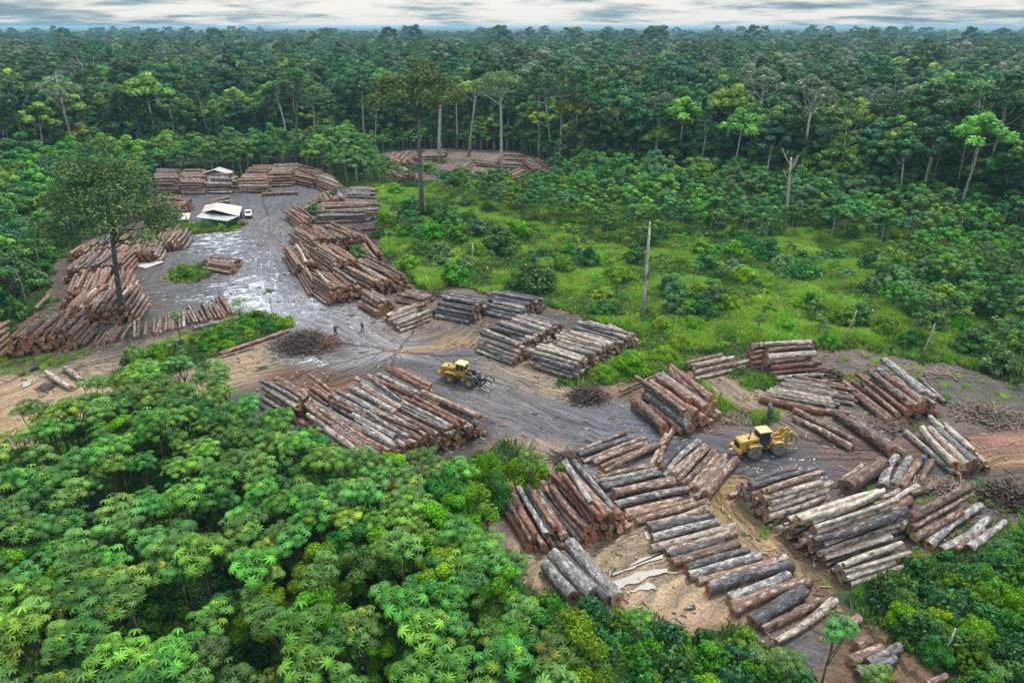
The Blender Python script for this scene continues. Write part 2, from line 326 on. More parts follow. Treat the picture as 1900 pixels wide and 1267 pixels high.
def build_yard():
    c = .55
    xs = np.arange(-150, 112, c); ys = np.arange(38, 305, c)
    X, Y = np.meshgrid(xs, ys); nx = len(xs); ny = len(ys)
    px, py = proj(X, Y, 0*X)
    m = yard_mask(X, Y)
    mf = m.astype(float)
    for _ in range(2):                      # soften the border over a metre or so
        p = np.pad(mf, 1, mode='edge'); mf = (p[:-2, 1:-1]+p[2:, 1:-1]+p[1:-1, :-2]+p[1:-1, 2:]+p[1:-1, 1:-1]*2)/6
    keep = mf > .02
    col = np.zeros(X.shape+(3,)); wet = np.zeros(X.shape); W = np.full(X.shape, 1e-6)
    dx = (fbm(X*.12, Y*.12+9, 4)-.5)*60; dy = (fbm(X*.12+77, Y*.12, 4)-.5)*26
    col += 1e-6*np.array(BRN)
    for (sx, sy, rx, ry, cc, wt) in SEEDS:
        cc = tuple(np.array(cc)*(.60 if cc[0] < .3 or wt > .3 else .84)*np.array((.98, .98, 1.03)))
        q = ((px+dx*(sy/700)-sx)/(rx*.9))**2+((py+dy*(sy/700)-sy)/(ry*.95))**2
        w = np.exp(-q)+1e-4/(1+q)
        W += w; wet += w*wt; col += w[..., None]*np.array(cc)
    col /= W[..., None]; wet /= W
    # nearest-road coordinates (across, along)
    best = np.full(X.shape, 1e9); U = np.zeros(X.shape); Vv = np.zeros(X.shape); acc0 = 0
    for rd in ROADS:
        P = [gp(*p) for p in rd]; acc = acc0
        for a, b in zip(P[:-1], P[1:]):
            d = b-a; L = d.length; t = np.clip(((X-a.x)*d.x+(Y-a.y)*d.y)/L**2, 0, 1)
            ex = X-(a.x+t*d.x); ey = Y-(a.y+t*d.y); dist = np.hypot(ex, ey)
            sgn = np.sign(ex*d.y-ey*d.x); u = sgn*dist; s = dist < best
            best = np.where(s, dist, best); U = np.where(s, u, U); Vv = np.where(s, acc+t*L, Vv); acc += L
        acc0 = acc+37
    m2 = m.astype(float)
    for _ in range(10):
        p = np.pad(m2, 1, mode='edge'); m2 = (p[:-2, 1:-1]+p[2:, 1:-1]+p[1:-1, :-2]+p[1:-1, 2:]+p[1:-1, 1:-1])/5
    rim = np.clip((.97-m2)/.3, 0, 1)*np.clip(fbm(X*.2+3, Y*.2, 3)*2.2-.6, 0, 1)
    col = col*(1-rim[..., None]*.75)+np.array((.20, .115, .055))*rim[..., None]*.75
    grass = np.array((.06, .11, .03))
    edge = np.clip((mf-.15)/.6, 0, 1)
    col = col*edge[..., None]+grass*(1-edge[..., None])
    road = np.exp(-(best/9.0)**2)
    Z = (fbm(X*.5, Y*.5, 3)-.5)*.16+.0
    Z += .10*road*(fbm(U*.9+5, Vv*.05, 3)-.5)
    Z -= .1*(1-edge)
    idx = -np.ones(X.size, int); kk = keep.ravel(); idx[kk] = np.arange(kk.sum()); idx = idx.reshape(X.shape)
    q = np.stack([idx[:-1, :-1], idx[:-1, 1:], idx[1:, 1:], idx[1:, :-1]], -1).reshape(-1, 4); q = q[(q >= 0).all(1)]
    sel = lambda a: a.ravel()[kk]
    V = np.c_[sel(X), sel(Y), sel(Z)+.0]
    me = mesh_np('logging_yard', V, q, cols=col.reshape(-1, 3)[kk],
                 attrs={'wet': sel(wet*edge), 'road': sel(road*edge), 'track': np.c_[sel(U), sel(Vv), sel(Z)*0]}, mats=[yard_mat()])
    tag(ob('logging_yard', me), None, None, kind='structure')

def yard_mat():
    m, nt, nd, lk, bs = new_mat('churned_mud')
    col = N(nd, 'ShaderNodeAttribute', attribute_name='Col'); wet = N(nd, 'ShaderNodeAttribute', attribute_name='wet')
    road = N(nd, 'ShaderNodeAttribute', attribute_name='road'); trk = N(nd, 'ShaderNodeAttribute', attribute_name='track')
    geo = N(nd, 'ShaderNodeNewGeometry')
    # warp the track coordinates a little
    nw = N(nd, 'ShaderNodeTexNoise', Scale=.12, Detail=3.0); lk.new(geo.outputs['Position'], nw.inputs['Vector'])
    ws = N(nd, 'ShaderNodeVectorMath', operation='SCALE'); ws.inputs['Scale'].default_value = 5; lk.new(nw.outputs['Color'], ws.inputs[0])
    wa = N(nd, 'ShaderNodeVectorMath', operation='ADD'); lk.new(trk.outputs['Vector'], wa.inputs[0]); lk.new(ws.outputs[0], wa.inputs[1])
    mp = N(nd, 'ShaderNodeMapping'); mp.inputs['Scale'].default_value = (1.5, .06, 1); lk.new(wa.outputs[0], mp.inputs['Vector'])
    st = N(nd, 'ShaderNodeTexNoise', Scale=1.0, Detail=7.0, Roughness=.62); lk.new(mp.outputs[0], st.inputs['Vector'])
    gn = N(nd, 'ShaderNodeTexNoise', Scale=.45, Detail=9.0, Roughness=.66); lk.new(geo.outputs['Position'], gn.inputs['Vector'])
    gf = N(nd, 'ShaderNodeTexNoise', Scale=3.2, Detail=5.0, Roughness=.6); lk.new(geo.outputs['Position'], gf.inputs['Vector'])
    r1 = ramp(nd, [(.36, (.42, .42, .44)), (.5, (.95, .95, .95)), (.62, (1.55, 1.52, 1.48))]); lk.new(st.outputs['Fac'], r1.inputs[0])
    r2 = ramp(nd, [(.34, (.50, .48, .46)), (.5, (.95, .95, .95)), (.66, (1.45, 1.42, 1.38))]); lk.new(gn.outputs['Fac'], r2.inputs[0])
    r3 = ramp(nd, [(.35, (.62, .6, .6)), (.62, (1.25, 1.25, 1.25))]); lk.new(gf.outputs['Fac'], r3.inputs[0])
    mx = N(nd, 'ShaderNodeMixRGB'); lk.new(road.outputs['Fac'], mx.inputs[0]); lk.new(r2.outputs[0], mx.inputs[1]); lk.new(r1.outputs[0], mx.inputs[2])
    m2 = N(nd, 'ShaderNodeMixRGB', blend_type='MULTIPLY'); m2.inputs[0].default_value = 1; lk.new(col.outputs['Color'], m2.inputs[1]); lk.new(mx.outputs[0], m2.inputs[2])
    m3 = N(nd, 'ShaderNodeMixRGB', blend_type='MULTIPLY'); m3.inputs[0].default_value = .9; lk.new(m2.outputs[0], m3.inputs[1]); lk.new(r3.outputs[0], m3.inputs[2])
    # standing silty water, its paleness partly painted sky reflection, where the ground is wet and the noise is low
    av0 = N(nd, 'ShaderNodeMixRGB'); rd2 = N(nd, 'ShaderNodeMath', operation='MULTIPLY'); rd2.inputs[1].default_value = .6; lk.new(road.outputs['Fac'], rd2.inputs[0]); lk.new(rd2.outputs[0], av0.inputs[0]); lk.new(gn.outputs['Fac'], av0.inputs[1]); lk.new(st.outputs['Fac'], av0.inputs[2])
    av = N(nd, 'ShaderNodeMath', operation='MULTIPLY_ADD'); gs = N(nd, 'ShaderNodeMath', operation='SUBTRACT'); gs.inputs[1].default_value = .5; lk.new(gf.outputs['Fac'], gs.inputs[0]); lk.new(gs.outputs[0], av.inputs[0]); av.inputs[1].default_value = .45; lk.new(av0.outputs[0], av.inputs[2])
    th = N(nd, 'ShaderNodeMapRange'); th.inputs['From Min'].default_value = 0; th.inputs['From Max'].default_value = 1; th.inputs['To Min'].default_value = .28; th.inputs['To Max'].default_value = .56
    lk.new(wet.outputs['Fac'], th.inputs['Value'])
    sb = N(nd, 'ShaderNodeMath', operation='SUBTRACT'); lk.new(th.outputs[0], sb.inputs[0]); lk.new(av.outputs[0], sb.inputs[1])
    wm = N(nd, 'ShaderNodeMapRange'); wm.inputs['From Min'].default_value = 0; wm.inputs['From Max'].default_value = .02; lk.new(sb.outputs[0], wm.inputs['Value'])
    wc = N(nd, 'ShaderNodeMixRGB'); wc.inputs[2].default_value = (.58, .60, .64, 1); lk.new(wm.outputs[0], wc.inputs[0]); lk.new(m3.outputs[0], wc.inputs[1])
    lk.new(wc.outputs[0], bs.inputs['Base Color'])
    rw = N(nd, 'ShaderNodeMapRange'); rw.inputs['To Min'].default_value = .8; rw.inputs['To Max'].default_value = .06; lk.new(wm.outputs[0], rw.inputs['Value'])
    dm = N(nd, 'ShaderNodeMapRange'); dm.inputs['From Max'].default_value = .7; dm.inputs['To Min'].default_value = 0; dm.inputs['To Max'].default_value = .38; lk.new(wet.outputs['Fac'], dm.inputs['Value'])
    rs = N(nd, 'ShaderNodeMath', operation='SUBTRACT', use_clamp=True); lk.new(rw.outputs[0], rs.inputs[0]); lk.new(dm.outputs[0], rs.inputs[1])
    mxr = N(nd, 'ShaderNodeMath', operation='MAXIMUM'); mxr.inputs[1].default_value = .05; lk.new(rs.outputs[0], mxr.inputs[0])
    lk.new(mxr.outputs[0], bs.inputs['Roughness'])
    hm = N(nd, 'ShaderNodeMixRGB'); lk.new(road.outputs['Fac'], hm.inputs[0]); lk.new(gn.outputs['Fac'], hm.inputs[1]); lk.new(st.outputs['Fac'], hm.inputs[2])
    ha = N(nd, 'ShaderNodeMath', operation='MULTIPLY_ADD'); ha.inputs[1].default_value = .25; lk.new(gf.outputs['Fac'], ha.inputs[0]); lk.new(hm.outputs[0], ha.inputs[2])
    iv = N(nd, 'ShaderNodeMapRange'); iv.inputs['To Min'].default_value = 1; iv.inputs['To Max'].default_value = .03; lk.new(wm.outputs[0], iv.inputs['Value'])
    bp = N(nd, 'ShaderNodeBump', Distance=1.1); lk.new(iv.outputs[0], bp.inputs['Strength']); lk.new(ha.outputs[0], bp.inputs['Height']); lk.new(bp.outputs[0], bs.inputs['Normal'])
    return m
build_yard()

# puddles: flat sheets of silty water, sky reflection painted into the pale colour
M_WATER = simple('silt_and_sky_water', (.40, .37, .33), .05, 0, .12, .3)
def puddle(pts, z=.15):
    P = [gp(*p) for p in pts]; n = len(P); Q = []
    for i in range(n):
        a, b = P[i], P[(i+1) % n]; k = max(2, int((b-a).length/.25))
        nr = Vector(((b-a).y, -(b-a).x, 0)).normalized()
        for j in range(k):
            p = a.lerp(b, j/k); w = (float(fbm(np.array(p.x*.55), np.array(p.y*.55), 4))-.5)*.95
            Q.append((p.x+nr.x*w, p.y+nr.y*w, z))
    b_ = MB(); b_.add(Q, [tuple(range(len(Q)))])
    o = b_.build('puddle', M_WATER); tag(o, None, None, kind='structure')
puddle([(1128, 1068), (1165, 1050), (1200, 1036), (1235, 1026), (1232, 1038), (1190, 1050), (1165, 1062), (1138, 1070)])
puddle([(1135, 1080), (1180, 1062), (1245, 1052), (1240, 1064), (1205, 1072), (1185, 1082), (1148, 1096)])
puddle([(1194, 990), (1206, 984), (1212, 1000), (1200, 1002)])
puddle([(1160, 1100), (1200, 1084), (1216, 1090), (1180, 1102)])
puddle([(40, 712), (60, 704), (58, 714), (44, 720)])

# ------------------------------------------------------------------ logs
LOGS = []     # dicts: p0, p1 (axis ends), r0, r1, bark, cut, pile, layer, order, vis
def add_log(p0, p1, r, bark, pile, layer, order, vis, cut=None):
    LOGS.append(dict(p0=Vector(p0), p1=Vector(p1), r=r, bark=bark, pile=pile, layer=layer, order=order, vis=vis,
                     cut=cut or random.choice({'pale': ['pale', 'pale', 'red'], 'grey': ['pale', 'red', 'dark'], 'brown': ['red', 'red', 'pale', 'dark'], 'reddish': ['red', 'red', 'dark'], 'dark': ['dark', 'red'], 'tan': ['red', 'pale']}[bark])))
def pick(mix):
    ks = list(mix); return random.choices(ks, [mix[k] for k in ks])[0]
PALEMIX = dict(pale=6, grey=2, dark=1.3, brown=1); GREYMIX = dict(pale=2.5, grey=5, brown=2.2, dark=1.2); BRNMIX = dict(brown=5, reddish=3, tan=2, grey=1, dark=.5)
REDMIX = dict(reddish=5, brown=3, grey=1, tan=1); ORMIX = dict(brown=3, tan=3.5, reddish=2.5, grey=.7, pale=.5); DGMIX = dict(grey=4, dark=4, pale=1)
PILES = {}
def pile(name, A, B, V, L, r, mix, miss=.06):
    a = gp(*A); b = gp(*B); v = gp(A[0]+V[0], A[1]+V[1])-a; ax = b-a; vd = v.normalized()
    w = abs(ax.x*vd.y-ax.y*vd.x); r = r*.9; n = max(2, round(w/(2*r*.93)))
    horiz = abs(B[0]-A[0]) >= abs(B[1]-A[1])*.9
    PILES[name] = ('horiz' if horiz else 'depth')
    for k in range(L):
        cnt = n-k
        if cnt < 1: break
        for i in range(cnt):
            if k == L-1 and random.random() < miss*2 and cnt > 3: continue
            t = (i+.5+k*.5)/n
            rr = r*random.choice((random.uniform(.68, .95), random.uniform(.85, 1.1), random.uniform(1.0, 1.25)))
            base = a+ax*t; z = r*1.0+k*1.70*r+random.uniform(-.08, .08)
            ln = random.choice((random.uniform(.7, .95), random.uniform(.9, 1.1))); sh = random.uniform(-.07, .07)
            top = (k == L-1); jt = .035 if not top else .07
            perp = Vector((-vd.y, vd.x, 0))
            p0 = base+v*sh+perp*random.uniform(-jt, jt)*3; p1 = base+v*(sh+ln)+perp*random.uniform(-jt, jt)*v.length*.6
            dz = random.uniform(-.05, .12) if top else 0
            p0.z = z+dz*.5; p1.z = z+random.uniform(-.05, .08) + (dz if top else 0)
            if k == 0: p0.z = max(p0.z, rr*.92); p1.z = max(p1.z, rr*.9)
            vis = 1.0 if top else (.6 if i in (0, cnt-1) else .12+.12*k/L)
            add_log(p0, p1, rr, pick(mix), name, k, t, vis)
    if L >= 3 and n-L > 2:                      # a log or two dropped across the top
        for j in range(random.choice((1, 1, 2)) if n < 16 else 3):
            t = random.uniform(.5*L/n+.05, 1-.5*L/n-.05); rr = r*random.uniform(.8, 1.1); z = r+(L-1)*1.70*r+r*1.55; yw = random.uniform(-.16, .16)
            c = a+ax*t+v*random.uniform(.4, .6); d = Vector((vd.x*math.cos(yw)-vd.y*math.sin(yw), vd.x*math.sin(yw)+vd.y*math.cos(yw), 0))*v.length*random.uniform(.36, .5)
            p0 = c-d; p1 = c+d; p0.z = z+random.uniform(-.1, .1); p1.z = z+random.uniform(-.1, .1); add_log(p0, p1, rr, pick(mix), name, L-1, t, 1.0)
    return n
def line(name, items, mix=None, n0=0):
    """single logs given by their two axis ends in photo pixels: (x0,y0,x1,y1,r[,bark[,z]])"""
    PILES[name] = 'horiz'
    for i, it in enumerate(items):
        r = it[4]*.92; z = it[6] if len(it) > 6 else r*.95
        p0 = gp(it[0], it[1], z); p1 = gp(it[2], it[3], z)
        add_log(p0, p1, r, it[5] if len(it) > 5 and it[5] else pick(mix), name, 0, i, 1.2)

# --- right foreground
pile('pale stack by sandy track', (1355, 920), (1440, 988), (106, -34), 6, .385, PALEMIX)
pile('long pale stack by sandy track', (1442, 986), (1532, 1058), (152, -50), 6, .39, PALEMIX)
pile('low pale stack near bottom bushes', (1534, 1062), (1578, 1094), (118, -36), 4, .37, PALEMIX)
pile('grey-brown stack at right', (1648, 985), (1712, 1018), (104, -56), 4, .48, dict(brown=4, grey=3, pale=1, reddish=1))
line('loose fan of grey logs at right', [(1722, 1012, 1818, 938, .55, 'grey'), (1745, 1020, 1832, 962, .5, 'grey'), (1772, 1020, 1826, 982, .42, 'brown'), (1797, 1018, 1864, 968, .55, 'grey'), (1640, 938, 1702, 902, .4, 'pale'), (1690, 918, 1757, 892, .5, 'brown'), (1640, 950, 1690, 925, .4, 'brown'), (1625, 952, 1690, 930, .5, 'reddish'), (1618, 935, 1668, 910, .4, 'grey')])
pile('grey stack beside the blue-clad worker', (1768, 886), (1834, 873), (-80, -82), 2, .52, dict(grey=4, pale=3, brown=2))
line('logs beside the blue-clad worker', [(1681, 802, 1771, 878, .48, 'pale'), (1710, 794, 1772, 862, .55, 'pale', 1.4), (1731, 783, 1808, 858, .62, 'grey', 1.7), (1756, 792, 1806, 838, .45, 'pale', 1.9)])
line('upright-lying row before the worker', [(1662, 848, 1637, 905, .66, 'grey'), (1687, 852, 1657, 900, .52, 'grey'), (1705, 857, 1672, 903, .48, 'tan'), (1728, 857, 1709, 895, .48, 'brown')])
line('thick trunk behind the pale stack', [(1638, 862, 1572, 906, 1.05, 'brown'), (1600, 866, 1560, 896, .5, 'brown')])
line('long logs lying by the rear loader', [(1551, 768, 1655, 838, .78, 'brown'), (1474, 762, 1584, 817, .58, 'brown'), (1471, 774, 1582, 833, .52, 'brown'), (1576, 772, 1680, 842, .45, 'grey'), (1555, 772, 1630, 818, .4, 'brown')])
pile('dark red stack in the right clearing', (1652, 790), (1738, 770), (-84, -68), 3, .58, REDMIX)
line('logs on the right clearing stack', [(1573, 722, 1648, 784, .6, 'brown'), (1707, 702, 1753, 747, .42, 'grey'), (1640, 668, 1712, 730, .6, 'grey', 2.9), (1652, 675, 1735, 738, .5, 'grey', 2.6)])
pile('flat layer of thin logs in clearing', (1410, 746), (1480, 708), (124, 24), 2, .38, dict(brown=4, grey=3, tan=2, dark=1), .0)
line('split dark log below the thin layer', [(1410, 740, 1530, 765, .62, 'reddish'), (1530, 762, 1580, 768, .5, 'brown')])
pile('tall reddish stack by meadow edge', (1424, 700), (1400, 660), (92, -8), 5, .46, dict(reddish=4, brown=4, pale=1.5))
line('logs at foot of the reddish stack', [(1440, 702, 1549, 695, .42, 'pale'), (1450, 712, 1550, 706, .35, 'brown')])
pile('short log stack by meadow edge', (1392, 690), (1385, 660), (24, -4), 4, .45, BRNMIX)
pile('small pale stack in the grass', (1297, 708), (1275, 680), (94, -22), 2, .40, dict(pale=5, tan=3, brown=1))
pile('red stack beside the rear loader', (1262, 812), (1335, 776), (-82, -66), 3, .62, REDMIX)
line('logs leaning on the red stack', [(1179, 748, 1232, 796, .95, 'brown'), (1151, 726, 1230, 691, .34, 'tan', .8), (1244, 680, 1320, 740, .6, 'reddish', 3.1), (1270, 700, 1319, 744, .62, 'brown', 2.9), (1180, 700, 1270, 765, .5, 'brown', 2.9)])
line('row of logs left of the rear loader', [(1063, 841, 1162, 802, .34, 'brown'), (1074, 844, 1176, 812, .42, 'dark'), (1082, 858, 1196, 812, .36, 'brown'), (1100, 858, 1200, 822, .46, 'brown'), (1114, 867, 1207, 828, .38, 'tan'), (1140, 860, 1222, 825, .36, 'brown'), (1122, 875, 1238, 820, .36, 'brown', .7)])
line('fan of logs left of the rear loader', [(1208, 864, 1236, 806, .36, 'tan'), (1223, 861, 1250, 797, .42, 'brown'), (1227, 870, 1279, 820, .52, 'dark'), (1232, 884, 1298, 818, .46, 'grey'), (1247, 881, 1307, 827, .55, 'brown'), (1257, 893, 1314, 833, .40, 'brown'), (1266, 899, 1324, 836, .42, 'brown'), (1278, 904, 1331, 845, .44, 'brown'), (1292, 907, 1346, 846, .48, 'tan'), (1292, 923, 1349, 856, .44, 'grey'), (1310, 919, 1366, 853, .66, 'brown')])
line('logs crossing the middle of the yard', [(1100, 887, 1213, 863, .34, 'brown'), (1105, 894, 1219, 872, .40, 'grey'), (1117, 904, 1226, 878, .50, 'dark'), (1139, 915, 1249, 893, .74, 'brown'), (1142, 938, 1278, 907, .58, 'grey'), (1160, 952, 1264, 926, .46, 'tan')])
line('long file of logs beside the puddle', [(1159, 960, 1285, 930, .44, 'tan'), (1180, 968, 1312, 932, .46, 'brown'), (1201, 974, 1312, 944, .50, 'brown'), (1206, 984, 1322, 958, .58, 'dark'), (1210, 999, 1334, 967, .50, 'grey'), (1207, 1018, 1364, 976, .46, 'pale'), (1235, 1024, 1367, 987, .46, 'brown'), (1242, 1030, 1342, 1003, .48, 'dark'), (1247, 1044, 1370, 1008, .54, 'brown'), (1274, 1054, 1388, 1022, .50, 'dark'),
 (1277, 1069, 1410, 1031, .56, 'grey'), (1295, 1078, 1430, 1046, .46, 'tan'), (1316, 1084, 1458, 1034, .46, 'pale'), (1314, 1096, 1468, 1050, .62, 'dark'), (1352, 1109, 1462, 1066, .54, 'grey'), (1356, 1122, 1487, 1074, .42, 'tan'), (1360, 1136, 1502, 1079, .54, 'brown'), (1396, 1153, 1490, 1096, .72, 'dark'), (1414, 1168, 1520, 1116, .46, 'brown'), (1440, 1190, 1548, 1113, .46, 'pale')])
line('stub logs at the bottom edge', [(1542, 1166, 1566, 1146, .5, 'grey'), (1556, 1170, 1594, 1148, .5, 'tan'), (1588, 1200, 1614, 1186, .55, 'brown'), (1578, 1226, 1636, 1200, .5, 'brown'), (1610, 1232, 1668, 1200, .55, 'grey'), (1590, 1250, 1660, 1222, .5, 'dark'), (1719, 1268, 1756, 1254, .3, 'brown')])
pile('low red stack beside the bushes', (975, 1030), (1062, 1012), (-50, -92), 3, .46, dict(reddish=4, grey=3, brown=3))
pile('tall red stack beside the bushes', (1070, 1010), (1170, 985), (-76, -98), 5, .46, dict(reddish=5, grey=2, brown=3))
line('thick weathered grey logs', [(1057, 1008, 1146, 1112, .8, 'grey'), (1043, 1028, 1130, 1115, .62, 'dark'), (1024, 1028, 1098, 1102, .85, 'grey'), (1012, 1048, 1064, 1110, .8, 'grey')])
# --- centre
pile('centre-left stack behind the thicket', (535, 788), (604, 768), (-66, -42), 5, .42, dict(grey=4, brown=4, pale=2))
pile('small orange stack in the centre', (606, 768), (640, 752), (-46, -34), 3, .40, dict(reddish=4, tan=4, brown=1))
pile('upper tier of the central stack', (800, 758), (640, 856), (-82, -42), 5, .39, dict(grey=4, brown=3.5, pale=2, reddish=1))
pile('lower tier of the central stack', (902, 805), (662, 895), (-90, -46), 5, .39, dict(grey=3.5, brown=3.5, pale=3, reddish=1))
line('top logs of the central stack', [(719, 684, 796, 724, .5, 'reddish', 3.6), (735, 686, 800, 716, .4, 'reddish', 3.4), (785, 728, 892, 774, .4, 'tan', 3.4)])
pile('grey stack beside the front loader', (950, 680), (1052, 624), (-68, -26), 5, .40, dict(pale=4, grey=4, brown=1.5, dark=1))
pile('big pale stack at the meadow edge', (1062, 708), (1180, 642), (-88, -28), 5, .41, dict(pale=5, grey=3, brown=1.5, dark=.7))
pile('grey stack in front of the meadow', (872, 604), (914, 574), (-72, -14), 4, .44, DGMIX)
pile('dark stack in front of the meadow', (966, 600), (1012, 574), (-76, -17), 4, .44, DGMIX)
line('logs at foot of the grey stacks', [(884, 646, 953, 674, .5, 'dark'), (1130, 603, 1186, 634, .42, 'pale', .9), (742, 545, 775, 556, .4, 'brown'), (750, 570, 796, 560, .3, 'brown')])
pile('small pale pile in mid yard', (746, 618), (714, 594), (58, -24), 2, .38, dict(pale=4, grey=2, brown=2))
pile('brown pile beside the people', (700, 594), (730, 572), (-38, -22), 3, .46, BRNMIX)
pile('brown pile behind the small pale one', (782, 572), (808, 556), (-48, -10), 2, .42, BRNMIX)
# --- big heap beside the main track
pile('front of the big brown heap', (606, 569), (680, 552), (-42, -32), 5, .42, ORMIX)
pile('right end of the big brown heap', (682, 552), (765, 536), (-72, -38), 5, .42, ORMIX)
pile('left end of the big brown heap', (572, 549), (600, 546), (-22, -40), 4, .40, ORMIX)
pile('middle of the big brown heap', (600, 525), (690, 518), (-46, -34), 7, .42, ORMIX)
pile('trackside edge of the brown heap', (546, 514), (600, 505), (-22, -36), 4, .42, ORMIX)
pile('back of the big brown heap', (568, 470), (690, 462), (-36, -24), 5, .42, BRNMIX)
pile('right shoulder of the brown heap', (690, 486), (714, 480), (-34, -42), 3, .44, REDMIX)
line('scattered logs behind the brown heap', [(667, 426, 724, 421, .5, 'reddish'), (560, 433, 612, 424, .6, 'reddish'), (700, 416, 722, 430, .4, 'brown'), (640, 420, 668, 428, .4, 'brown')])
pile('grey stack north of the brown heap', (592, 416), (604, 388), (98, -3), 3, .46, dict(grey=4, brown=4, tan=1))
pile('slanted pile by the main track', (560, 433), (588, 412), (-30, -24), 3, .46, BRNMIX)
pile('small grey pile behind the heap', (645, 368), (656, 354), (45, 2), 2, .5, GREYMIX)
pile('far roadside row of logs', (640, 372), (600, 385), (-12, -16), 2, .45, BRNMIX)
# --- far yard
pile('far stack right of the hut', (444, 359), (472, 326), (52, 0), 5, .5, ORMIX)
pile('far stack at yard top', (498, 348), (516, 322), (50, -1), 5, .5, BRNMIX)
pile('curving far stack', (545, 342), (556, 320), (44, 10), 4, .48, BRNMIX)
pile('end of the curving far stack', (590, 352), (600, 330), (34, 18), 4, .48, ORMIX)
line('logs along the far track', [(486, 361, 554, 358, .6, 'tan'), (572, 378, 622, 352, .4, 'brown'), (560, 390, 596, 370, .4, 'brown'), (388, 374, 424, 367, .5, 'tan', .9), (384, 378, 426, 374, .5, 'tan')])
pile('left far stack behind the hut', (290, 360), (296, 332), (48, 0), 5, .5, BRNMIX)
pile('middle far stack behind the hut', (338, 362), (346, 334), (46, 0), 5, .5, ORMIX)
pile('right far stack behind the hut', (386, 360), (394, 336), (48, 0), 4, .5, GREYMIX)
pile('stack left of the hut', (322, 421), (358, 386), (-45, -4), 4, .48, BRNMIX)
pile('stack beyond the tall tree', (300, 400), (340, 372), (-30, -3), 3, .48, BRNMIX)
# --- left yard
pile('bank below the lean-to roof', (262, 452), (322, 440), (16, -22), 4, .46, BRNMIX)
pile('bank at the far left rim', (178, 470), (240, 452), (22, -20), 3, .46, BRNMIX)
pile('far left end of the corner bank', (-60, 676), (4, 664), (46, -38), 5, .45, ORMIX)
pile('corner stack at left', (6, 664), (158, 645), (44, -38), 5, .45, ORMIX)
pile('stack at the foot of the tall tree', (114, 604), (262, 598), (32, -38), 5, .45, ORMIX)
pile('third stack of the left yard', (114, 572), (250, 552), (22, -40), 4, .45, ORMIX)
pile('fourth stack of the left yard', (118, 526), (246, 508), (36, -32), 4, .45, BRNMIX)
pile('fifth stack of the left yard', (205, 496), (300, 486), (20, -28), 4, .45, BRNMIX)
pile('sixth stack of the left yard', (255, 472), (346, 463), (20, -24), 3, .45, BRNMIX)
pile('hidden stack behind the tall tree', (125, 486), (215, 472), (30, -22), 3, .45, BRNMIX)
line('loose logs at the left forest edge', [(66, 573, 90, 548, .42, 'tan'), (88, 691, 133, 720, .5, 'pale'), (122, 684, 152, 707, .5, 'pale'), (36, 696, 71, 679, .35, 'dark')])
pile('single row by the green island', (172, 644), (232, 632), (18, -27), 1, .36, ORMIX)
pile('middle of the single row', (246, 629), (345, 612), (4, -29), 1, .36, dict(tan=3, pale=2, brown=2))
pile('right end of the single row', (352, 606), (438, 584), (-14, -30), 1, .38, ORMIX)
line('trunks under the single row', [(359, 609, 442, 590, .5, 'grey'), (408, 657, 536, 613, .42, 'reddish'), (404, 664, 470, 645, .2, 'grey')])
pile('short pile beside the round bush', (430, 512), (447, 492), (-52, -9), 2, .55, REDMIX)
# --- second clearing
pile('near stack of the far clearing', (738, 340), (782, 342), (-20, -14), 4, .48, BRNMIX)
pile('left stack of the far clearing', (712, 314), (760, 316), (12, -16), 4, .48, ORMIX)
pile('middle stack of the far clearing', (762, 318), (814, 320), (-22, -12), 4, .48, BRNMIX)
pile('back stack of the far clearing', (776, 302), (784, 290), (46, -2), 3, .48, BRNMIX)
pile('right flat pile of the far clearing', (885, 309), (895, 295), (38, 5), 2, .5, BRNMIX)
pile('right stack of the far clearing', (930, 316), (936, 294), (38, 2), 3, .5, BRNMIX)
pile('jumbled middle pile of the far clearing', (830, 322), (872, 316), (16, -12), 2, .42, BRNMIX)
pile('front pile of the far clearing', (905, 338), (960, 334), (20, -10), 3, .45, ORMIX)
pile('low pile of the far clearing', (868, 331), (880, 318), (62, 0), 2, .45, REDMIX)
pile('right-hand end stack of the clearing', (982, 332), (1026, 322), (-20, -14), 4, .5, BRNMIX)

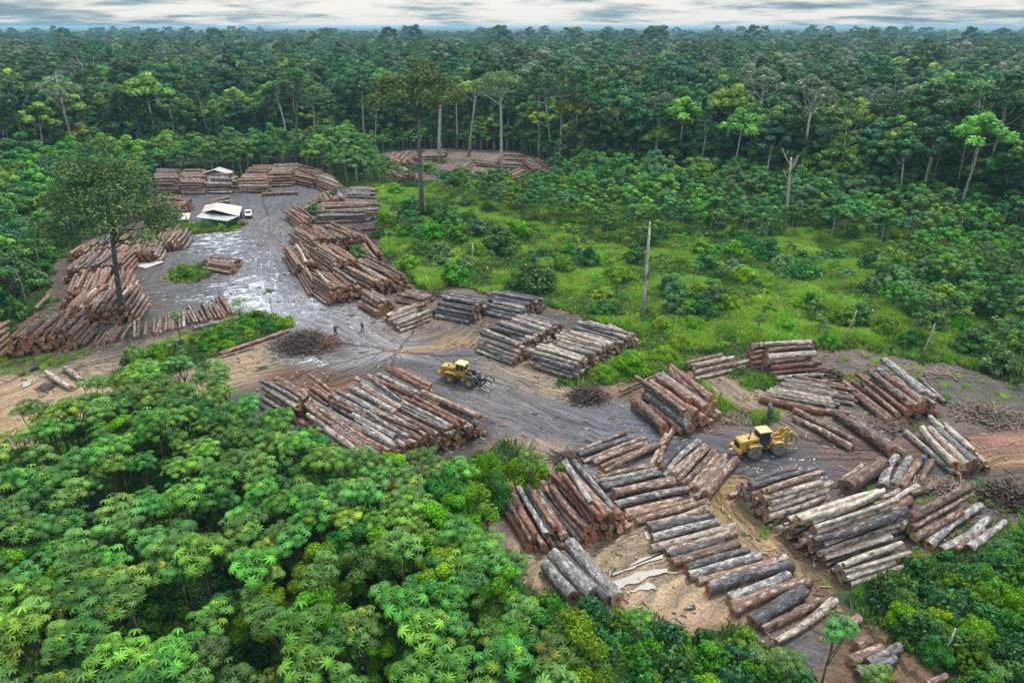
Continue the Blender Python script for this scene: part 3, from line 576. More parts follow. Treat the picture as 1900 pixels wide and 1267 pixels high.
def log_arrays(L, seg=7, n=11):
    """vertices (bark, cap0, cap1) of one log in world space"""
    d = L['p1']-L['p0']; ln = d.length; t = np.array(d/ln); up = np.array((0, 0, 1.)); a = np.cross(t, up); a /= np.linalg.norm(a); b = np.cross(a, t)
    r = L['r']; flip = random.random() < .5; tap = random.uniform(.64, .95)
    s = np.linspace(0, 1, seg); rr = r*(1-(1-tap)*(s if flip else 1-s))
    if random.random() < .3: rr[0 if not flip else -1] *= random.uniform(1.1, 1.3)
    bend = random.choice((random.uniform(-.012, .012), random.uniform(-.04, .04)))*ln; bz = random.uniform(-.003, .012)*ln; wv = bend*np.sin(s*math.pi); wz = bz*np.sin(s*math.pi)
    ang = np.linspace(0, 2*math.pi, n, endpoint=False)+random.random()
    ell = 1+.1*np.cos(2*ang+random.random()*6)+.05*np.cos(3*ang+random.random()*6)
    knob = 1+rng.normal(0, .045, (seg, n))
    rad = rr[:, None]*ell[None]*knob
    tilt0, tilt1 = rng.normal(0, .10, 2), rng.normal(0, .10, 2)
    ax = s[:, None]*ln+np.zeros((seg, n)); ax[0] += rad[0]*(tilt0[0]*np.cos(ang)+tilt0[1]*np.sin(ang)); ax[-1] += rad[-1]*(tilt1[0]*np.cos(ang)+tilt1[1]*np.sin(ang))
    y = rad*np.cos(ang)+wv[:, None]; z = rad*np.sin(ang)+wz[:, None]
    o = rng.random(3)*60
    loc = np.stack([ax, y, z], -1); W = np.array(L['p0'])+ax[..., None]*t+y[..., None]*a+z[..., None]*b
    k, i = np.meshgrid(np.arange(n), np.arange(seg-1)); q = np.stack([i*n+k, (i+1)*n+k, (i+1)*n+(k+1) % n, i*n+(k+1) % n], -1).reshape(-1, 4)
    lco = (loc+o).reshape(-1, 3); caps = []
    hollow = random.random() < .12
    for e in (0, -1):
        c = W[e].mean(0); rim = W[e]; lr = loc[e]+o; m1 = c+(rim-c)*.45
        off = t*(-.012 if e == 0 else .012)
        V = np.vstack([rim+off, m1+off+rng.normal(0, .015, (n, 3)), [c+off-(off/.012)*(.25 if hollow else 0)]])
        lc = np.vstack([lr, lr.mean(0)+(lr-lr.mean(0))*.45, [lr.mean(0)]]); rd = np.r_[np.ones(n), np.full(n, .45), [0]]
        kk = np.arange(n); k2 = (kk+1) % n
        Q = np.c_[kk, k2, k2+n, kk+n]; T = np.c_[kk+n, k2+n, np.full(n, 2*n)]
        if e == 0: Q = Q[:, ::-1]; T = T[:, ::-1]
        caps.append((V, Q, T, lc, rd))
    return W.reshape(-1, 3), q, lco, caps

def score(L):
    c = (L['p0']+L['p1'])/2; px, py = proj(c.x, c.y, c.z)
    if px < -10 or px > 1910 or py > 1280: return 0
    s = pxs(py); return s*s*L['r']*(L['p1']-L['p0']).length*L['vis']
LOGS.sort(key=score, reverse=True)
NLOG = 298
BN = {'pale': 'pale', 'grey': 'grey', 'brown': 'brown', 'reddish': 'reddish', 'dark': 'dark', 'tan': 'tan'}
def build_logs():
    top, rest = LOGS[:NLOG], LOGS[NLOG:]
    grp = {}
    for L in top: grp.setdefault((L['pile'], L['layer']), []).append(L)
    nl = {}
    for L in LOGS: nl[L['pile']] = max(nl.get(L['pile'], 0), L['layer'])
    for (pn, ly), ls in grp.items():
        def pxy(L):
            c = (L['p0']+L['p1'])/2; return proj(c.x, c.y, c.z)
        P = [pxy(L) for L in ls]
        h = (max(p[0] for p in P)-min(p[0] for p in P)) >= .8*(max(p[1] for p in P)-min(p[1] for p in P))
        ls.sort(key=lambda L: pxy(L)[0 if h else 1])
        for i, L in enumerate(ls):
            n = len(ls)
            if n == 1: pos = 'the only one'
            elif h: pos = (ordw(i+1)+' from left') if i < n/2 else (ordw(n-i)+' from right' if i < n-1 else 'rightmost')
            else: pos = (ordw(i+1)+' from back') if i < n/2 else (ordw(n-i)+' from front' if i < n-1 else 'nearest')
            if i == 0 and n > 1: pos = 'leftmost' if h else 'rearmost'
            if nl[pn] == 0: where = 'in the '+pn
            else: where = ('atop the ' if ly == nl[pn] else ordw(ly+1)+' layer of the ')+pn
            L['label'] = f"{BN[L['bark']]} log, {pos} {where}"
    for L in top:
        W, q, lco, caps = log_arrays(L, 9, 14)
        o0 = np.array(L['p0'])
        me = mesh_np('log', W-o0, q, attrs={'lco': lco}, mats=[BARK[L['bark']]])
        o = ob('log', me, None, L['p0']); tag(o, L['label'], 'log', 'logs of the '+L['pile'])
        for V, Q, T, lc, rd in caps:
            cm = mesh_np('cut_end', V-o0, [Q, T], attrs={'lco': lc, 'rad': rd}, mats=[CUT[L['cut']]]); ob('cut_end', cm, o)
    VV, QQ, TT, LL, RD, MQ, MT = [], [], [], [], [], [], []; off = 0
    for L in rest:
        W, q, lco, caps = log_arrays(L, 5, 9)
        VV.append(W); QQ.append(q+off); LL.append(lco); RD.append(np.ones(len(W))); MQ.append(np.full(len(q), BARKKEYS.index(L['bark']))); off += len(W)
        for V, Q, T, lc, rd in caps:
            VV.append(V); QQ.append(Q+off); TT.append(T+off); LL.append(lc); RD.append(rd); m = len(BARKKEYS)+CUTKEYS.index(L['cut'])
            MQ.append(np.full(len(Q), m)); MT.append(np.full(len(T), m)); off += len(V)
    me = mesh_np('piled_logs', np.vstack(VV), [np.vstack(QQ), np.vstack(TT)], attrs={'lco': np.vstack(LL), 'rad': np.concatenate(RD)},
                 mats=[BARK[k] for k in BARKKEYS]+[CUT[k] for k in CUTKEYS], mi=np.concatenate(MQ+MT))
    o = ob('piled_logs', me); tag(o, 'remaining brown and grey logs inside and at the far stacks', 'logs', kind='stuff')
    print('LOGS total', len(LOGS))
build_logs()
# ================================================================== vegetation
def unit(v): return v/np.maximum(np.linalg.norm(v, axis=-1, keepdims=True), 1e-6)
def cards(C, Nr, S, col, asp=.6, fold=.18):
    """one folded four-cornered leaf per row"""
    n = len(C); up = unit(rng.normal(0, 1, (n, 3))); T = unit(np.cross(Nr, up)); B = np.cross(Nr, T); S = S[:, None]
    V = np.stack([C-B*S, C-T*S*asp+Nr*S*fold, C+B*S, C+T*S*asp+Nr*S*fold], 1).reshape(-1, 3)
    F4 = np.arange(4*n).reshape(-1, 4)
    return V, F4, np.repeat(col, 4, 0)
def join(parts):
    V, Fq, Cc = [], [], []; o = 0
    for v, f, c in parts: V.append(v); Fq.append(f+o); Cc.append(c); o += len(v)
    return np.vstack(V), np.vstack(Fq), np.vstack(Cc)
def leafcol(base, n, var=.25, yellow=0.0, ycol=(.14, .24, .03)):
    k = np.exp(rng.normal(0, var, (n, 1))); c = np.array(base)*k*(1+rng.normal(0, .06, (n, 3)))
    y = rng.random(n) < yellow; c[y] = np.array(ycol)*k[y]; return np.clip(c, .003, .8)
def clump(c, rad, n, size, base, var=.22, yellow=.0, upb=.35, flat=.7, ycol=(.14, .24, .03)):
    d = unit(rng.normal(0, 1, (n, 3))); d[:, 2] = np.where(d[:, 2] < -.35, -d[:, 2]*.6, d[:, 2]); d = unit(d)
    r = rng.uniform(.62, 1.06, (n, 1)); P = d*r*rad; P[:, 2] *= flat
    nr = unit(d+rng.normal(0, .45, (n, 3))+np.array((0, 0, upb)))
    bk = np.array(base)*math.exp(rng.normal(0, .16))
    return cards(P+np.array(c), nr, size*rng.uniform(.6, 1.3, n), leafcol(bk, n, var, yellow, ycol))

def crown_dome(cx, cz, rad, depth, nc, per, size, base, yellow=0., lo=-.25, ycol=(.14, .24, .03)):
    parts = []; cs = []
    for i in range(nc):
        a = i*2.399+random.random()*.7; q = math.sqrt((i+.5)/nc); rr = rad*q*random.uniform(.8, 1.05)
        z = cz+depth*(1-q*q)*random.uniform(.75, 1.05)+random.uniform(lo, .1)*depth
        cr = rad*random.uniform(.22, .36)
        p = (cx[0]+rr*math.cos(a), cx[1]+rr*math.sin(a), z); cs.append((p, cr))
        parts.append(clump(p, cr, int(per*random.uniform(.7, 1.3)), size, base, yellow=yellow, ycol=ycol))
    return join(parts), cs

def tree_proto(h, rad, depth, nc, per, size, base, trunk, tr=.35, lean=0, yellow=0., limbs=6, ycol=(.14, .24, .03), leafm=None):
    cz = h-depth*1.05; top = (lean*.8, 0, cz)
    (V, Fq, Cc), cs = crown_dome(top, cz, rad, depth, nc, per, size, base, yellow, ycol=ycol)
    crown = mesh_np('crown', V, Fq, Cc, mats=[leafm or M_LEAF], smooth=False)
    b = MB(); w = lambda: random.uniform(-.25, .25)
    b.tube([(0, 0, -.4), (lean*.2+w(), w(), cz*.3), (lean*.5+w(), w(), cz*.65), (lean*.8, 0, cz*.98)], [tr*1.35, tr, tr*.85, tr*.62], 9, wob=.05)
    for p, cr in random.sample(cs, min(limbs, len(cs))):
        s = Vector((lean*.78, 0, cz*random.uniform(.82, .98))); e = Vector(p)
        m = s.lerp(e, .5)+Vector((0, 0, -.06*depth))
        b.tube([s, m, e], [tr*.5, tr*.3, tr*.12], 5)
    me = b.mesh('trunk', trunk, True)
    # bark coordinates
    co = np.array(b.v, np.float32); a = me.attributes.new('lco', 'FLOAT_VECTOR', 'POINT'); a.data.foreach_set('vector', np.ascontiguousarray(co[:, [2, 0, 1]]).ravel())
    return me, crown
DG = (.040, .105, .040); BG = (.036, .098, .055); MG = (.070, .165, .045); LG = (.115, .215, .055); GY = (.10, .135, .09)

M_CTR = simple('cecropia_stem', (.10, .09, .06), .8, 0, .4, 1)
def cecropia_proto(h, tips, spread, lobes=9, R0=.68, green=(.058, .180, .055)):
    b = MB(); b.tube([(0, 0, -.2), (.1, .05, h*.45), (0, .1, h*.72)], [.10, .08, .07], 6)
    V, Fq, Cc = [], [], []; o = 0
    T = []
    for i in range(tips):
        a = i*2.399+random.random(); q = math.sqrt((i+.3)/tips)
        T.append(Vector((spread*q*math.cos(a), spread*q*math.sin(a), h-q*q*spread*.38+random.uniform(-.45, .35))))
    for t in T:
        s = Vector((0, .08, h*random.uniform(.45, .7))); m = Vector((t.x*.75, t.y*.75, s.z*.45+t.z*.55))
        b.tube([s, m, t], [.06, .045, .03], 5, cap=False)
        nl = random.randint(7, 9)
        for j in range(nl):
            a = j*2.399+random.random()*.5; young = j == 0; f = (j+.5)/nl
            el = R(58-85*f+random.uniform(-12, 12)); pl = random.uniform(.55, 1.05)*(1 if not young else .35)
            out = Vector((math.cos(a)*math.cos(el), math.sin(a)*math.cos(el), math.sin(el)))
            c = t+out*pl; nrm = (out*.55+Vector((0, 0, .9))).normalized()
            Rr = R0*random.uniform(.8, 1.15)*(.7 if young else 1)
            e1 = nrm.cross(Vector((-math.sin(a), math.cos(a), 0))).normalized(); e2 = nrm.cross(e1)
            k = math.exp(random.gauss(0, .34)); base = np.array(green)*np.array((1.12, 1.02, .78))*k
            if young: base = np.array((.105, .25, .045))*k
            elif random.random() < .015: base = np.array((.17, .25, .04))*k
            elif random.random() < .003: base = np.array((.22, .09, .03))*k
            droop = random.uniform(.55, .9) if not young else 1.3
            bb = []
            for l in range(lobes):
                an = 2*math.pi*(l+.5)/lobes+.05*random.random(); L_ = Rr*(.78+.22*math.cos(an))*random.uniform(.9, 1.08)
                d = (e1*math.cos(an)+e2*math.sin(an)); sd = nrm.cross(d); wd = L_*.15
                p0 = c; p1 = c+d*L_*.58-nrm*L_*.13*droop; p2 = c+d*L_*.97-nrm*L_*.52*droop
                pl_ = p1+sd*wd+nrm*.03; pr_ = p1-sd*wd+nrm*.03
                V += [p0, pl_, p1, pr_, p2]; Fq += [(o, o+3, o+2), (o, o+2, o+1), (o+3, o+4, o+2), (o+2, o+4, o+1)]; o += 5
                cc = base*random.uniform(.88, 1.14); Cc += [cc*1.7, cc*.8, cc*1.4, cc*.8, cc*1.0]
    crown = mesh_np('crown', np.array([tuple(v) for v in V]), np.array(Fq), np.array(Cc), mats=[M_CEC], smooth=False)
    return b.mesh('trunk', M_CTR, True), crown

def shrub_mesh(rad, hgt, nc, per, size, base, yellow=.05, name='foliage', mat=None, ycol=(.14, .28, .03)):
    parts = []
    for i in range(nc):
        a = i*2.399+random.random()*.6; q = math.sqrt((i+.5)/nc); rr = rad*.8*q*random.uniform(.8, 1.1)
        cr = rad*random.uniform(.26, .42); z = max(cr*.5, hgt*(1-.75*q*q)*random.uniform(.65, 1.0)-cr*.6)
        parts.append(clump((rr*math.cos(a), rr*math.sin(a), z), cr, int(per*random.uniform(.7, 1.3)), size, base, yellow=yellow, flat=.85, ycol=ycol))
        if z > cr*1.4: parts.append(clump((rr*.9*math.cos(a), rr*.9*math.sin(a), z*.45), cr*.95, int(per*.5), size, base, yellow=yellow*.3, flat=1.0, ycol=ycol))
    V, Fq, Cc = join(parts); V[:, 2] = np.maximum(V[:, 2], .02)
    return mesh_np(name, V, Fq, Cc, mats=[mat or M_SHRUB], smooth=False)
def stems_mesh(h, rad, n=5):
    b = MB()
    for i in range(n):
        a = random.random()*6.28; b.tube([(0, 0, -.1), (rad*.25*math.cos(a), rad*.25*math.sin(a), h*.45), (rad*.6*math.cos(a), rad*.6*math.sin(a), h*.8)], [.07, .05, .02], 5, cap=False)
    return b.mesh('stem', M_TWIG, True)
def grass_mesh(n, h, spread, base, w=.035, yellow=.15):
    a = rng.random(n)*2*math.pi; r = spread*np.sqrt(rng.random(n)); hh = h*rng.uniform(.5, 1.1, n); lean = rng.uniform(.15, .75, n)*hh; b = a+rng.normal(0, .8, n)
    P = np.c_[r*np.cos(a), r*np.sin(a), 0*r]; D = np.c_[np.cos(b), np.sin(b), 0*b]; S = np.c_[-D[:, 1], D[:, 0], 0*b]*w; Z = np.array((0, 0, 1.))
    m = P+D*(lean*.35)[:, None]+Z*(hh*.62)[:, None]; t = P+D*lean[:, None]+Z*(hh*.93)[:, None]
    V = np.stack([P-S, P+S, m+S*.9, m-S*.9, t], 1).reshape(-1, 3); i = np.arange(n)*5
    Q = np.stack([i, i+1, i+2, i+3], 1); T = np.stack([i+3, i+2, i+4], 1); c = leafcol(base, n, .2, yellow, (.22, .30, .06))
    return mesh_np('tuft', V, [Q, T], np.repeat(c, 5, 0), mats=[M_GRASS], smooth=False)

# ---- geometry-nodes scatter, for what nobody could count
def scatter(name, P, protos, scl, label, cat, rot=None):
    P = np.asarray(P); n = len(P); cl = bpy.data.collections.new('kit_'+name)
    for i, me in enumerate(protos):
        if isinstance(me, tuple):                      # trunk + crown joined
            me = join_meshes(me)
        o = bpy.data.objects.new('kit_%s_%03d' % (name, i), me); cl.objects.link(o)
    me = bpy.data.meshes.new(name); me.vertices.add(n); me.vertices.foreach_set('co', P.astype(np.float32).ravel())
    a = me.attributes.new('idx', 'INT', 'POINT'); a.data.foreach_set('value', rng.integers(0, len(protos), n).astype(np.int32))
    a = me.attributes.new('rotv', 'FLOAT_VECTOR', 'POINT'); rv = np.zeros((n, 3), np.float32); rv[:, 2] = rng.random(n)*6.283; a.data.foreach_set('vector', rv.ravel())
    a = me.attributes.new('sclv', 'FLOAT_VECTOR', 'POINT'); sv = np.asarray(scl, np.float32); sv = np.repeat(sv[:, None], 3, 1) if sv.ndim == 1 else sv; a.data.foreach_set('vector', np.ascontiguousarray(sv).ravel())
    o = ob(name, me); tag(o, label, cat, kind='stuff')
    ng = bpy.data.node_groups.new('scatter_'+name, 'GeometryNodeTree')
    ng.interface.new_socket('Geometry', in_out='INPUT', socket_type='NodeSocketGeometry'); ng.interface.new_socket('Geometry', in_out='OUTPUT', socket_type='NodeSocketGeometry')
    nd = ng.nodes; lk = ng.links; gi = nd.new('NodeGroupInput'); go = nd.new('NodeGroupOutput'); ip = nd.new('GeometryNodeInstanceOnPoints'); ci = nd.new('GeometryNodeCollectionInfo')
    ci.inputs['Collection'].default_value = cl; ci.inputs['Separate Children'].default_value = True; ci.inputs['Reset Children'].default_value = True
    def na(nm, t):
        x = nd.new('GeometryNodeInputNamedAttribute'); x.data_type = t; x.inputs['Name'].default_value = nm; return x
    e2r = nd.new('FunctionNodeEulerToRotation')
    lk.new(gi.outputs[0], ip.inputs['Points']); lk.new(ci.outputs[0], ip.inputs['Instance']); ip.inputs['Pick Instance'].default_value = True
    lk.new(na('idx', 'INT').outputs[0], ip.inputs['Instance Index']); lk.new(na('rotv', 'FLOAT_VECTOR').outputs[0], e2r.inputs[0]); lk.new(e2r.outputs[0], ip.inputs['Rotation'])
    lk.new(na('sclv', 'FLOAT_VECTOR').outputs[0], ip.inputs['Scale']); lk.new(ip.outputs[0], go.inputs[0])
    md = o.modifiers.new('scatter', 'NODES'); md.node_group = ng
    return o
def join_meshes(ms):
    import bmesh
    b = bmesh.new(); mats = []
    for m in ms:
        k = len(b.faces); b.from_mesh(m); b.faces.ensure_lookup_table()
        for f in b.faces[k:]: f.material_index = len(mats)
        mats.append(m.materials[0])
    me = bpy.data.meshes.new('kit'); b.to_mesh(me); b.free()
    for m in mats: me.materials.append(m)
    return me

def throw(poly, z, d, ymin=14, ymax=420, jit=.42, warp=0):
    """jittered hexagonal spread of ground points inside a photo outline taken at height z"""
    W = [gp(p[0], p[1], z) for p in poly]; x0 = min(w.x for w in W); x1 = max(w.x for w in W); y0 = max(ymin, min(w.y for w in W)); y1 = min(ymax, max(w.y for w in W))
    xs = np.arange(x0, x1, d); ys = np.arange(y0, y1, d*.87); X, Y = np.meshgrid(xs, ys); X = X+(np.arange(len(ys)) % 2)[:, None]*d/2
    X = X+rng.uniform(-jit, jit, X.shape)*d; Y = Y+rng.uniform(-jit, jit, Y.shape)*d
    m = inpoly(X, Y, [(w.x, w.y) for w in W]); return np.c_[X[m], Y[m]]
def offyard(P, r=0):
    m = ~yard_mask(P[:, 0], P[:, 1])
    if r:
        for a in range(6): m &= ~yard_mask(P[:, 0]+r*math.cos(a), P[:, 1]+r*math.sin(a))
    return P[m]
LOGXY = np.array([[(l['p0'].x+l['p1'].x)/2, (l['p0'].y+l['p1'].y)/2] for l in LOGS]+[[l['p0'].x, l['p0'].y] for l in LOGS]+[[l['p1'].x, l['p1'].y] for l in LOGS])
def offlogs(P, r=1.5):
    if not len(P): return P
    d = np.array([np.min((LOGXY[:, 0]-p[0])**2+(LOGXY[:, 1]-p[1])**2) for p in P]); return P[d > r*r]

def inview(X, Y, Z=4):
    px, py = proj(np.asarray(X), np.asarray(Y), Z+0*np.asarray(X)); return (px > -60) & (px < 1960) & (py < 1330) & (np.asarray(Y) > 5)

def name_rows(items, fmt, rows):
    """items: (object, x, y, z of the crown).  Rows run from the camera to the back; inside a row the count runs from the left or right."""
    it = []
    for o, x, y, z in items:
        px, py = proj(x, y, z); it.append((o, float(px), float(py)))
    it.sort(key=lambda t: -t[2]); n = len(it); per = math.ceil(n/rows)
    for r in range(rows):
        row = sorted(it[r*per:(r+1)*per], key=lambda t: t[1]); m = len(row)
        for i, (o, px, py) in enumerate(row):
            pos = 'leftmost' if i == 0 else 'rightmost' if i == m-1 else (ordw(i+1)+' from left' if i < m/2 else ordw(m-i)+' from right')
            rr = 'front row' if r == 0 else ('back row' if r == rows-1 and rows > 1 else ordw(r+1)+' row')
            if rows == 1: rr = 'line'
            o['label'] = fmt(o, pos, rr).replace(' in the ', ', ').replace('belt behind the far stacks', 'belt behind far stacks')

def place(name, proto, x, y, z=0, s=1.0, rz=None, partnames=('trunk', 'crown'), tilt=None, lean=(0, 0)):
    e = empty(name, (x, y, z), rz if rz is not None else random.random()*6.28); e.scale = (s,)*3 if not isinstance(s, tuple) else s
    e.rotation_euler.x, e.rotation_euler.y = lean
    for nm, me in zip(partnames, proto): ob(nm, me, e)
    return e

# ---------------- foreground cecropia thicket
CEC = [cecropia_proto(8.6, 5, 1.25), cecropia_proto(9.2, 6, 1.4, green=(.068, .200, .050)), cecropia_proto(8.0, 4, 1.1, green=(.048, .150, .058)), cecropia_proto(8.8, 5, 1.3, green=(.060, .185, .062)), cecropia_proto(6.4, 6, 1.5, R0=.5, green=(.070, .205, .06))]
ZC = [(-160, 870), (20, 805), (70, 755), (160, 715), (235, 690), (330, 665), (415, 660), (445, 720), (478, 765), (540, 778), (590, 790), (625, 850), (700, 866), (770, 848), (850, 850), (868, 890), (905, 960), (915, 1010), (985, 1080), (1070, 1150), (1090, 1200), (1080, 1420), (-260, 1500)]
NT = [tree_proto(7.8, 2.3, 3.4, 12, 520, .11, c, M_CTR, .09, .2, y, 5, leafm=M_SHRUB) for c, y in (((.09, .28, .035), .15), ((.055, .19, .045), .05), ((.13, .32, .04), .3))]
P = offlogs(offyard(throw(ZC, 8, 2.2)), 2.2)
P = P[np.argsort(P[:, 1])]; P = P[inview(P[:, 0], P[:, 1], 8)]
itc = []; extra = []
for i, (x, y) in enumerate(P):
    if random.random() < .12 or fbm(np.array(x*.22), np.array(y*.22), 2) < .30: continue
    s = random.uniform(.80, 1.02)+.16*float(fbm(np.array(x*.15+9), np.array(y*.15), 2)); k = random.choices(range(5), [3, 3, 3, 3, .5])[0]; vx, _ = proj(x, y, 8)
    if len(itc) < 290 and random.random() < (.30 if vx > 540 else .07):
        o = place('young_tree', random.choice(NT), x, y, 0, s*random.uniform(1.02, 1.2)); o['_k'] = 'small-leaved young tree'; itc.append((o, x, y, 8*s))
    elif len(itc) < 290: itc.append((place('cecropia_tree', CEC[k], x, y, 0, s), x, y, 8*s))
    else: extra.append((x, y, 0))
for o, *_ in itc: tag(o, None, 'tree', 'cecropia trees of the foreground thicket')
if extra: scatter('cecropia_thicket', np.array(extra), [CEC[0], CEC[1], CEC[2], CEC[3]], rng.uniform(.88, 1.05, len(extra)), 'rear part of the umbrella-leaved cecropia thicket', 'thicket')
name_rows(itc, lambda o, p, r: f"{o.get('_k', 'umbrella cecropia')}, {p} in the {r} of the foreground thicket", 10)
print('CECROPIA', len(itc), len(extra), 'log-clear')
# a few by themselves
def lone(px, py, k, s, label, lean=(0, 0)):
    q = gp(px, py); o = place('cecropia_tree', CEC[k], q.x, q.y, 0, s, lean=lean); tag(o, label, 'tree'); return o
lone(985, 935, 4, .98, 'slender cecropia with yellow bud standing above the vine-covered bush')
lone(1175, 1235, 1, .62, 'drooping cecropia below the white puddle')
lone(1520, 1290, 3, .85, 'large-leaved cecropia at the bottom edge beside the stub logs')
lone(1440, 1330, 0, .75, 'smaller cecropia at the bottom edge, left of the large-leaved one')
lone(1600, 1340, 2, .7, 'lowest cecropia at the bottom edge, right of the stub logs')
lone(505, 585, 2, .62, 'thin cecropia over the wet track at the tip of the green island')
lone(450, 612, 4, .8, 'dark cecropia on the green island by the orange log row')
lone(340, 650, 2, .8, 'vine-hung cecropia on the green island beside the single log row')
lone(905, 1010, 4, .7, 'small cecropia in front of the tall red stack')

# ---------------- undergrowth below the cecropias and shrubs
US = [shrub_mesh(1.6, 2.6, 9, 90, .17, c, .06) for c in ((.03, .11, .026), (.06, .19, .03), (.028, .09, .035))]  # greens darkened so the gaps under the crowns look shaded
ZV = [(985, 1090), (1040, 1105), (1110, 1120), (1200, 1150), (1345, 1145), (1440, 1210), (1540, 1290), (1640, 1310), (1700, 1500), (980, 1500)]
ZR = [(1640, 1045), (1700, 1020), (1770, 1010), (1890, 965), (2050, 930), (2200, 1350), (1790, 1350), (1700, 1200), (1620, 1110)]
ZI = [(225, 690), (248, 650), (330, 625), (372, 605), (470, 575), (525, 590), (535, 605), (470, 632), (400, 655), (330, 680), (260, 700)]
ZRT = [(1640, 480), (1700, 470), (1800, 455), (1960, 440), (2100, 470), (2100, 730), (1900, 690), (1760, 655), (1700, 600), (1640, 560), (1620, 510)]
ZT = [(560, 330), (640, 318), (700, 300), (745, 345), (800, 350), (830, 368), (880, 380), (905, 405), (1000, 415), (1060, 440), (1130, 450), (1190, 462), (1300, 450), (1400, 468), (1440, 445), (1480, 440), (1560, 455), (1620, 460), (1700, 470), (1960, 440), (2060, 400), (1900, 415), (1600, 378), (1300, 355), (1100, 335), (1045, 320), (1000, 352), (900, 352), (830, 348), (790, 338), (735, 352), (700, 352), (640, 345)]
ZL = [(-220, 690), (-40, 655), (20, 610), (75, 575), (90, 500), (160, 440), (262, 400), (265, 345), (240, 315), (-220, 330)]
ZB = [(262, 345), (560, 330), (700, 300), (700, 268), (600, 280), (440, 288), (250, 300)]
ZM = [(590, 350), (735, 340), (830, 345), (1000, 350), (1100, 340), (1300, 360), (1600, 380), (1950, 420), (2150, 500), (2150, 760), (1900, 700), (1700, 665), (1540, 640), (1390, 640), (1240, 655), (1060, 716), (1195, 632), (1010, 560), (800, 540), (700, 460)]
pts = []
for Z_, z, d in ((ZC, 5, 2.0), (ZV, 1, 2.0), (ZR, 1, 2.2)):
    q = offlogs(offyard(throw(Z_, z, d)), 1.6); q = q[inview(q[:, 0], q[:, 1])]; pts.append(q)
q = np.vstack(pts); scatter('undergrowth', np.c_[q, np.zeros(len(q))], US, rng.uniform(.7, 1.35, len(q)), 'leafy undergrowth, greens darkened for shade, filling the gaps below the foreground trees', 'undergrowth')

# ---------------- grass of the clearing
GR = [grass_mesh(70, 1.0, .75, c) for c in ((.19, .50, .035), (.25, .56, .035), (.13, .42, .045), (.30, .54, .05), (.30, .36, .08), (.21, .50, .035))]
q = offyard(throw(ZM, 0, .95, ymax=260)); q = q[inview(q[:, 0], q[:, 1], 0)]
q = offlogs(q, 1.0) if len(q) < 30000 else q
s = .35+1.7*np.clip(fbm(q[:, 0]*.16, q[:, 1]*.16, 4)-.3, 0, 1)*1.5
s = s*np.where(fbm(q[:, 0]*.3+5, q[:, 1]*.3, 3) > .33, 1, .7)
scatter('grass', np.c_[q, np.zeros(len(q))], GR, np.c_[s*1.15, s*1.15, s], 'tall bright green grass covering the clearing', 'grass')
q = offyard(throw([(-250, 1500), (-250, 420), (200, 320), (600, 300), (1000, 300), (2150, 430), (2250, 1500)], 0, 1.5, ymin=20, ymax=330)); q = q[inview(q[:, 0], q[:, 1], 0)]
GC = [grass_mesh(46, .8, .9, c, .06) for c in ((.05, .16, .03), (.07, .20, .035), (.04, .13, .035))]
scatter('ground_cover', np.c_[q, np.zeros(len(q))], GC, rng.uniform(.6, 1.3, len(q)), 'low weeds and leaf cover on the ground between the trees', 'ground cover')
# tufts on the yard's rims, islands and the cleared strip at right
parts = []
for poly, d in ((ZI, 1.1), (ZR, 1.1), ([(1390, 690), (1450, 715), (1370, 725), (1385, 695)], .8), ([(1290, 700), (1375, 765), (1345, 772), (1300, 740)], .8), ([(1383, 765), (1445, 760), (1450, 780), (1400, 784)], .7),
                ([(1060, 716), (1040, 708), (1130, 660), (1240, 655), (1290, 672), (1250, 690), (1150, 712)], .8), ([(305, 522), (365, 495), (392, 508), (355, 526)], 1), ([(315, 432), (330, 415), (450, 415), (445, 430)], 1.1),
                ([(1550, 650), (1700, 665), (1960, 700), (1960, 760), (1750, 760), (1640, 700), (1560, 690)], 3.2), ([(1540, 690), (1600, 700), (1640, 780), (1600, 770), (1560, 730)], 1.2), ([(1560, 890), (1640, 905), (1700, 900), (1620, 925)], 1.1), ([(1700, 930), (1800, 900), (1900, 880), (1900, 960), (1840, 950)], 1.5), ([(1700, 765), (1760, 770), (1740, 800), (1690, 800)], 1.6), ([(1560, 905), (1700, 900), (1900, 900), (1890, 960), (1700, 940)], 2.6), ([(0, 690), (80, 668), (170, 655), (150, 672), (40, 700)], 1.4), ([(1370, 945), (1400, 985), (1520, 1090), (1560, 1120), (1540, 1070), (1400, 965)], 2.0), ([(1560, 1100), (1640, 1060), (1720, 1200), (1650, 1190)], 1.2), ([(0, 662), (170, 645), (170, 652), (0, 690)], 1.6), ([(1500, 1100), (1700, 1240), (1680, 1290), (1560, 1200)], 3.5)):
    parts.append(offlogs(throw(poly, 0, d), .7))
q = np.vstack(parts); s = rng.uniform(.35, .8, len(q))
scatter('verge_grass', np.c_[q, np.zeros(len(q))], GR, s, 'low green tufts on the rims and islands of the mud yard', 'grass')

